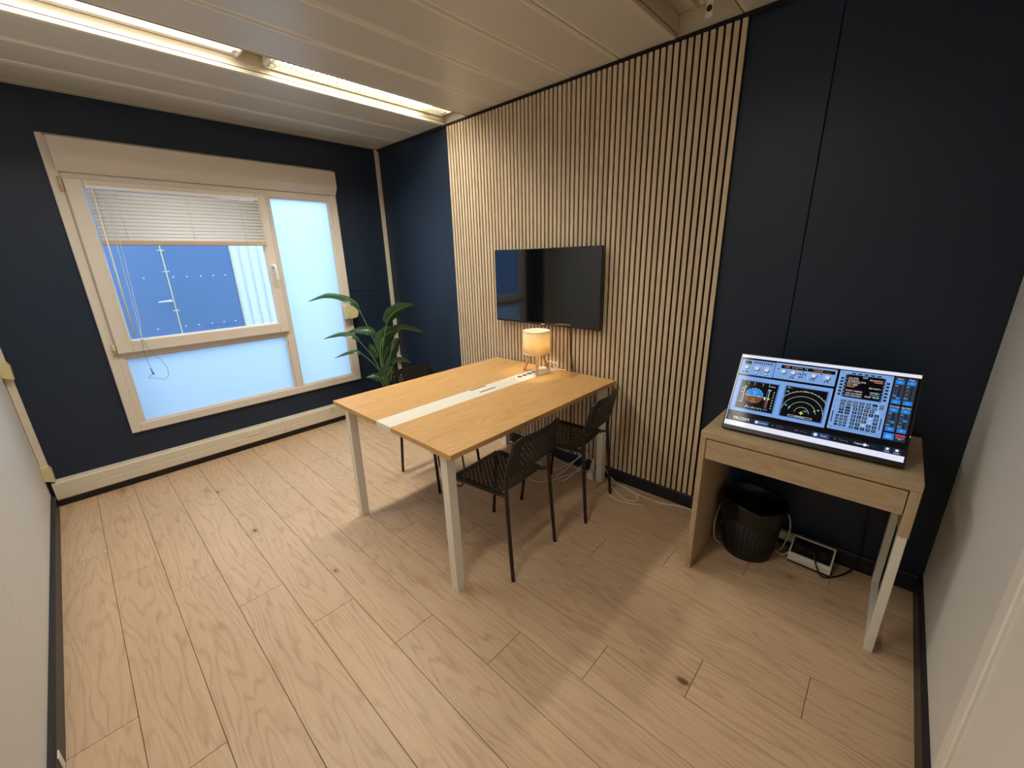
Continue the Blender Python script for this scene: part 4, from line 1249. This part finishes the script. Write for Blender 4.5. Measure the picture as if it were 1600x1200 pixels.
cable('short_white_cable', 'thin white cable with a dark end lying on the floor by the skirting',
      [(2.64, -0.13, z), (2.70, -0.185, z), (2.78, -0.225, z), (2.88, -0.215, z), (2.965, -0.175, z)], 0.0032)
cable('tangled_white_cable', 'tangled white cable on the floor under the chair by the slat wall',
      [(2.475, -0.06, 0.12), (2.455, -0.05, 0.15), (2.41, -0.06, 0.13), (2.36, -0.14, 0.05), (2.33, -0.24, z), (2.40, -0.25, z), (2.44, -0.13, 0.06), (2.47, -0.07, 0.14), (2.44, -0.045, 0.15), (2.36, -0.07, 0.07), (2.27, -0.16, z), (2.18, -0.20, z), (2.10, -0.16, z), (2.06, -0.24, z), (2.12, -0.36, z), (2.24, -0.40, z), (2.32, -0.34, z), (2.38, -0.20, z + .008), (2.43, -0.11, 0.03), (2.455, -0.075, 0.05)], 0.0034)
cable('wall_white_cable', 'white cable running along the skirting beneath the slat wall',
      [(1.80, -0.022, 0.10), (1.95, -0.024, 0.085), (2.10, -0.030, 0.03), (2.22, -0.040, z), (2.34, -0.050, z), (2.46, -0.045, z + .004), (2.50, -0.035, 0.03)], 0.0034)
cable('hanging_white_cable', 'white cable hanging from under the meeting table to the floor',
      [(1.96, -0.14, 0.63), (1.99, -0.15, 0.40), (2.00, -0.13, 0.20), (2.01, -0.20, 0.05), (1.99, -0.28, z), (2.0, -0.34, z)], 0.0034)

# ================================================================ PLANT
pb = Vector((0.42, -0.40, 0.0))
plant = thing('potted_strelitzia', 'leafy green potted plant with long arching leaves in the corner', 'plant', pb)
MB().lathe([(0.0001, 0.0), (0.105, 0.0), (0.110, 0.008), (0.135, 0.235), (0.139, 0.250), (0.128, 0.250), (0.122, 0.215), (0.0001, 0.215)], n=36).build('pot', 'pot', plant)
MB().lathe([(0.0001, 0.222), (0.07, 0.224), (0.121, 0.216)], n=24).build('soil', 'soil', plant)
vn = Vector((0.871, -0.491, 0))            # horizontal direction from the plant into the room
rt = Vector((0.491, 0.871, 0))             # along the picture, to the right
def Q(s, h, d=0.0):
    """point given by distance along rt, height and depth towards the room, from the plant's base"""
    return rt * s + vn * d + Vector((0, 0, h))
def leaf(stem, axis, width, roll):
    width *= 1.18
    st = [Q(a, h, d) for a, h, d in stem]
    if len(st) > 1:
        sp_ = smoothpts(st, 5)
        k = len(sp_)
        MB().tube(sp_, [0.0085 - 0.0048 * i / (k - 1) for i in range(k)], 7).build('stem', 'stem', plant)
    ax = smoothpts([Q(a, h, d) for a, h, d in axis], 6)
    # resample
    N = len(ax)
    m = MB(); vs = []; fs = []; uvs = []
    C5 = (-1, -0.55, 0, 0.55, 1)
    for i, p in enumerate(ax):
        t_ = i / (N - 1)
        tg_ = (ax[min(i + 1, N - 1)] - ax[max(i - 1, 0)]).normalized()
        S = tg_.cross(vn).normalized()
        Nn = tg_.cross(S).normalized()
        lat = S * math.cos(math.radians(roll)) + Nn * math.sin(math.radians(roll))
        nrm = tg_.cross(lat)
        w = width * (math.sin(math.pi * min(1, t_ ** 0.72)) ** 0.8 * 0.97 + 0.03 * (1 - t_)) if 0 < t_ < 1 else (0.002 if t_ == 0 else 0.0006)
        w *= 1 + 0.05 * math.sin(t_ * 23 + width * 100)
        for c in C5:
            vs.append(p + lat * c * w + nrm * (abs(c) ** 1.3) * w * 0.35)
            uvs.append((t_, c * .5 + .5))
    for i in range(N - 1):
        for k in range(4):
            fs.append((i * 5 + k, i * 5 + k + 1, (i + 1) * 5 + k + 1, (i + 1) * 5 + k))
    me = bpy.data.meshes.new('leaf')
    me.from_pydata([tuple(v) for v in vs], [], fs)
    me.polygons.foreach_set('use_smooth', [True] * len(fs))
    ul = me.uv_layers.new(name='UVMap')
    for lp_ in me.loops:
        ul.data[lp_.index].uv = uvs[lp_.vertex_index]
    me.materials.append(MAT['leaf'])
    o = link('leaf', me, plant)
    return o
S_ = lambda *a: a
PLANT = []
PLANT.append(([(0.0, 0.222, 0.0), (-0.048, 0.546, 0.02), (-0.057, 0.699, 0.03), (-0.117, 0.907, 0.05), (-0.181, 1.104, 0.06)], [(-0.181, 1.104, 0.06), (-0.195, 1.161, 0.07), (-0.241, 1.206, 0.08), (-0.331, 1.242, 0.06), (-0.433, 1.256, 0.03), (-0.518, 1.231, 0.0), (-0.605, 1.195, -0.02)], 0.042, 62))
PLANT.append(([(0.0, 0.222, 0.0), (-0.042, 0.444, 0.0), (-0.031, 0.696, 0.03), (0.033, 0.958, 0.05)], [(0.033, 0.958, 0.05), (0.07, 1.027, 0.06), (0.14, 1.085, 0.07), (0.22, 1.113, 0.07), (0.307, 1.121, 0.05)], 0.052, 18))
PLANT.append(([(0.0, 0.222, 0.0), (-0.009, 0.468, 0.03), (0.034, 0.66, 0.06), (0.098, 0.857, 0.07)], [(0.098, 0.857, 0.07), (0.128, 0.901, 0.08), (0.173, 0.922, 0.09), (0.258, 0.902, 0.09), (0.328, 0.877, 0.08), (0.383, 0.866, 0.07)], 0.034, 48))
PLANT.append(([(0.0, 0.222, 0.0), (-0.053, 0.572, -0.03), (-0.053, 0.721, -0.04), (-0.077, 0.851, -0.05)], [(-0.077, 0.851, -0.05), (-0.098, 0.894, -0.05), (-0.16, 0.914, -0.05), (-0.237, 0.912, -0.06), (-0.315, 0.897, -0.08)], 0.042, 40))
PLANT.append(([(0.0, 0.222, 0.0), (-0.068, 0.525, 0.04), (-0.127, 0.687, 0.07), (-0.21, 0.824, 0.09)], [(-0.21, 0.824, 0.09), (-0.232, 0.871, 0.1), (-0.28, 0.903, 0.1), (-0.359, 0.916, 0.09), (-0.443, 0.897, 0.07), (-0.519, 0.869, 0.05)], 0.032, 62))
PLANT.append(([(0.0, 0.222, 0.0), (-0.07, 0.511, 0.06), (-0.133, 0.63, 0.1), (-0.206, 0.718, 0.12)], [(-0.206, 0.718, 0.12), (-0.231, 0.745, 0.13), (-0.282, 0.757, 0.13), (-0.366, 0.734, 0.12), (-0.447, 0.697, 0.1)], 0.026, 64))
PLANT.append(([(0.0, 0.222, 0.0), (-0.046, 0.489, 0.02), (-0.053, 0.622, 0.02), (-0.045, 0.742, 0.02)], [(-0.045, 0.742, 0.02), (-0.022, 0.81, 0.0), (0.032, 0.861, -0.02), (0.102, 0.891, -0.03), (0.172, 0.95, -0.03)], 0.06, 14))
PLANT.append(([(0.0, 0.222, 0.0), (-0.024, 0.434, -0.03), (-0.017, 0.538, -0.04)], [(-0.017, 0.538, -0.04), (0.01, 0.619, -0.05), (0.055, 0.693, -0.06), (0.098, 0.76, -0.06), (0.127, 0.81, -0.06)], 0.062, 10))
PLANT.append(([(0.0, 0.222, 0.0), (-0.012, 0.445, 0.05), (0.028, 0.531, 0.07), (0.048, 0.577, 0.08)], [(0.048, 0.577, 0.08), (0.075, 0.611, 0.09), (0.124, 0.622, 0.1), (0.176, 0.606, 0.1), (0.217, 0.589, 0.1)], 0.034, 40))
PLANT.append(([(0.0, 0.222, 0.0), (-0.049, 0.432, 0.09), (-0.065, 0.484, 0.1)], [(-0.065, 0.484, 0.1), (-0.048, 0.526, 0.11), (-0.01, 0.553, 0.12), (0.033, 0.557, 0.12)], 0.036, 25))
PLANT.append(([(0.0, 0.222, 0.0), (-0.054, 0.392, 0.1), (-0.07, 0.443, 0.12)], [(-0.07, 0.443, 0.12), (-0.087, 0.485, 0.13), (-0.131, 0.511, 0.14), (-0.201, 0.502, 0.14)], 0.034, 42))
PLANT.append(([(0.0, 0.222, 0.0), (-0.056, 0.546, -0.06), (-0.056, 0.64, -0.07)], [(-0.056, 0.64, -0.07), (-0.085, 0.678, -0.08), (-0.114, 0.728, -0.08), (-0.141, 0.777, -0.08)], 0.042, 25))
PLANT.append(([(0.0, 0.222, 0.0), (-0.03, 0.391, 0.02)], [(0.002, 0.396, 0.02), (0.027, 0.459, 0.01), (0.037, 0.513, 0.0), (0.025, 0.562, 0.0)], 0.036, 15))
PLANT.append(([(0.0, 0.222, 0.0), (-0.029, 0.476, -0.02), (-0.035, 0.58, -0.03)], [(-0.035, 0.58, -0.03), (-0.019, 0.636, -0.03), (0.013, 0.691, -0.02), (0.025, 0.758, -0.01)], 0.042, 20))
for st, ax, w, ro in PLANT:
    leaf(st, ax, w, ro)
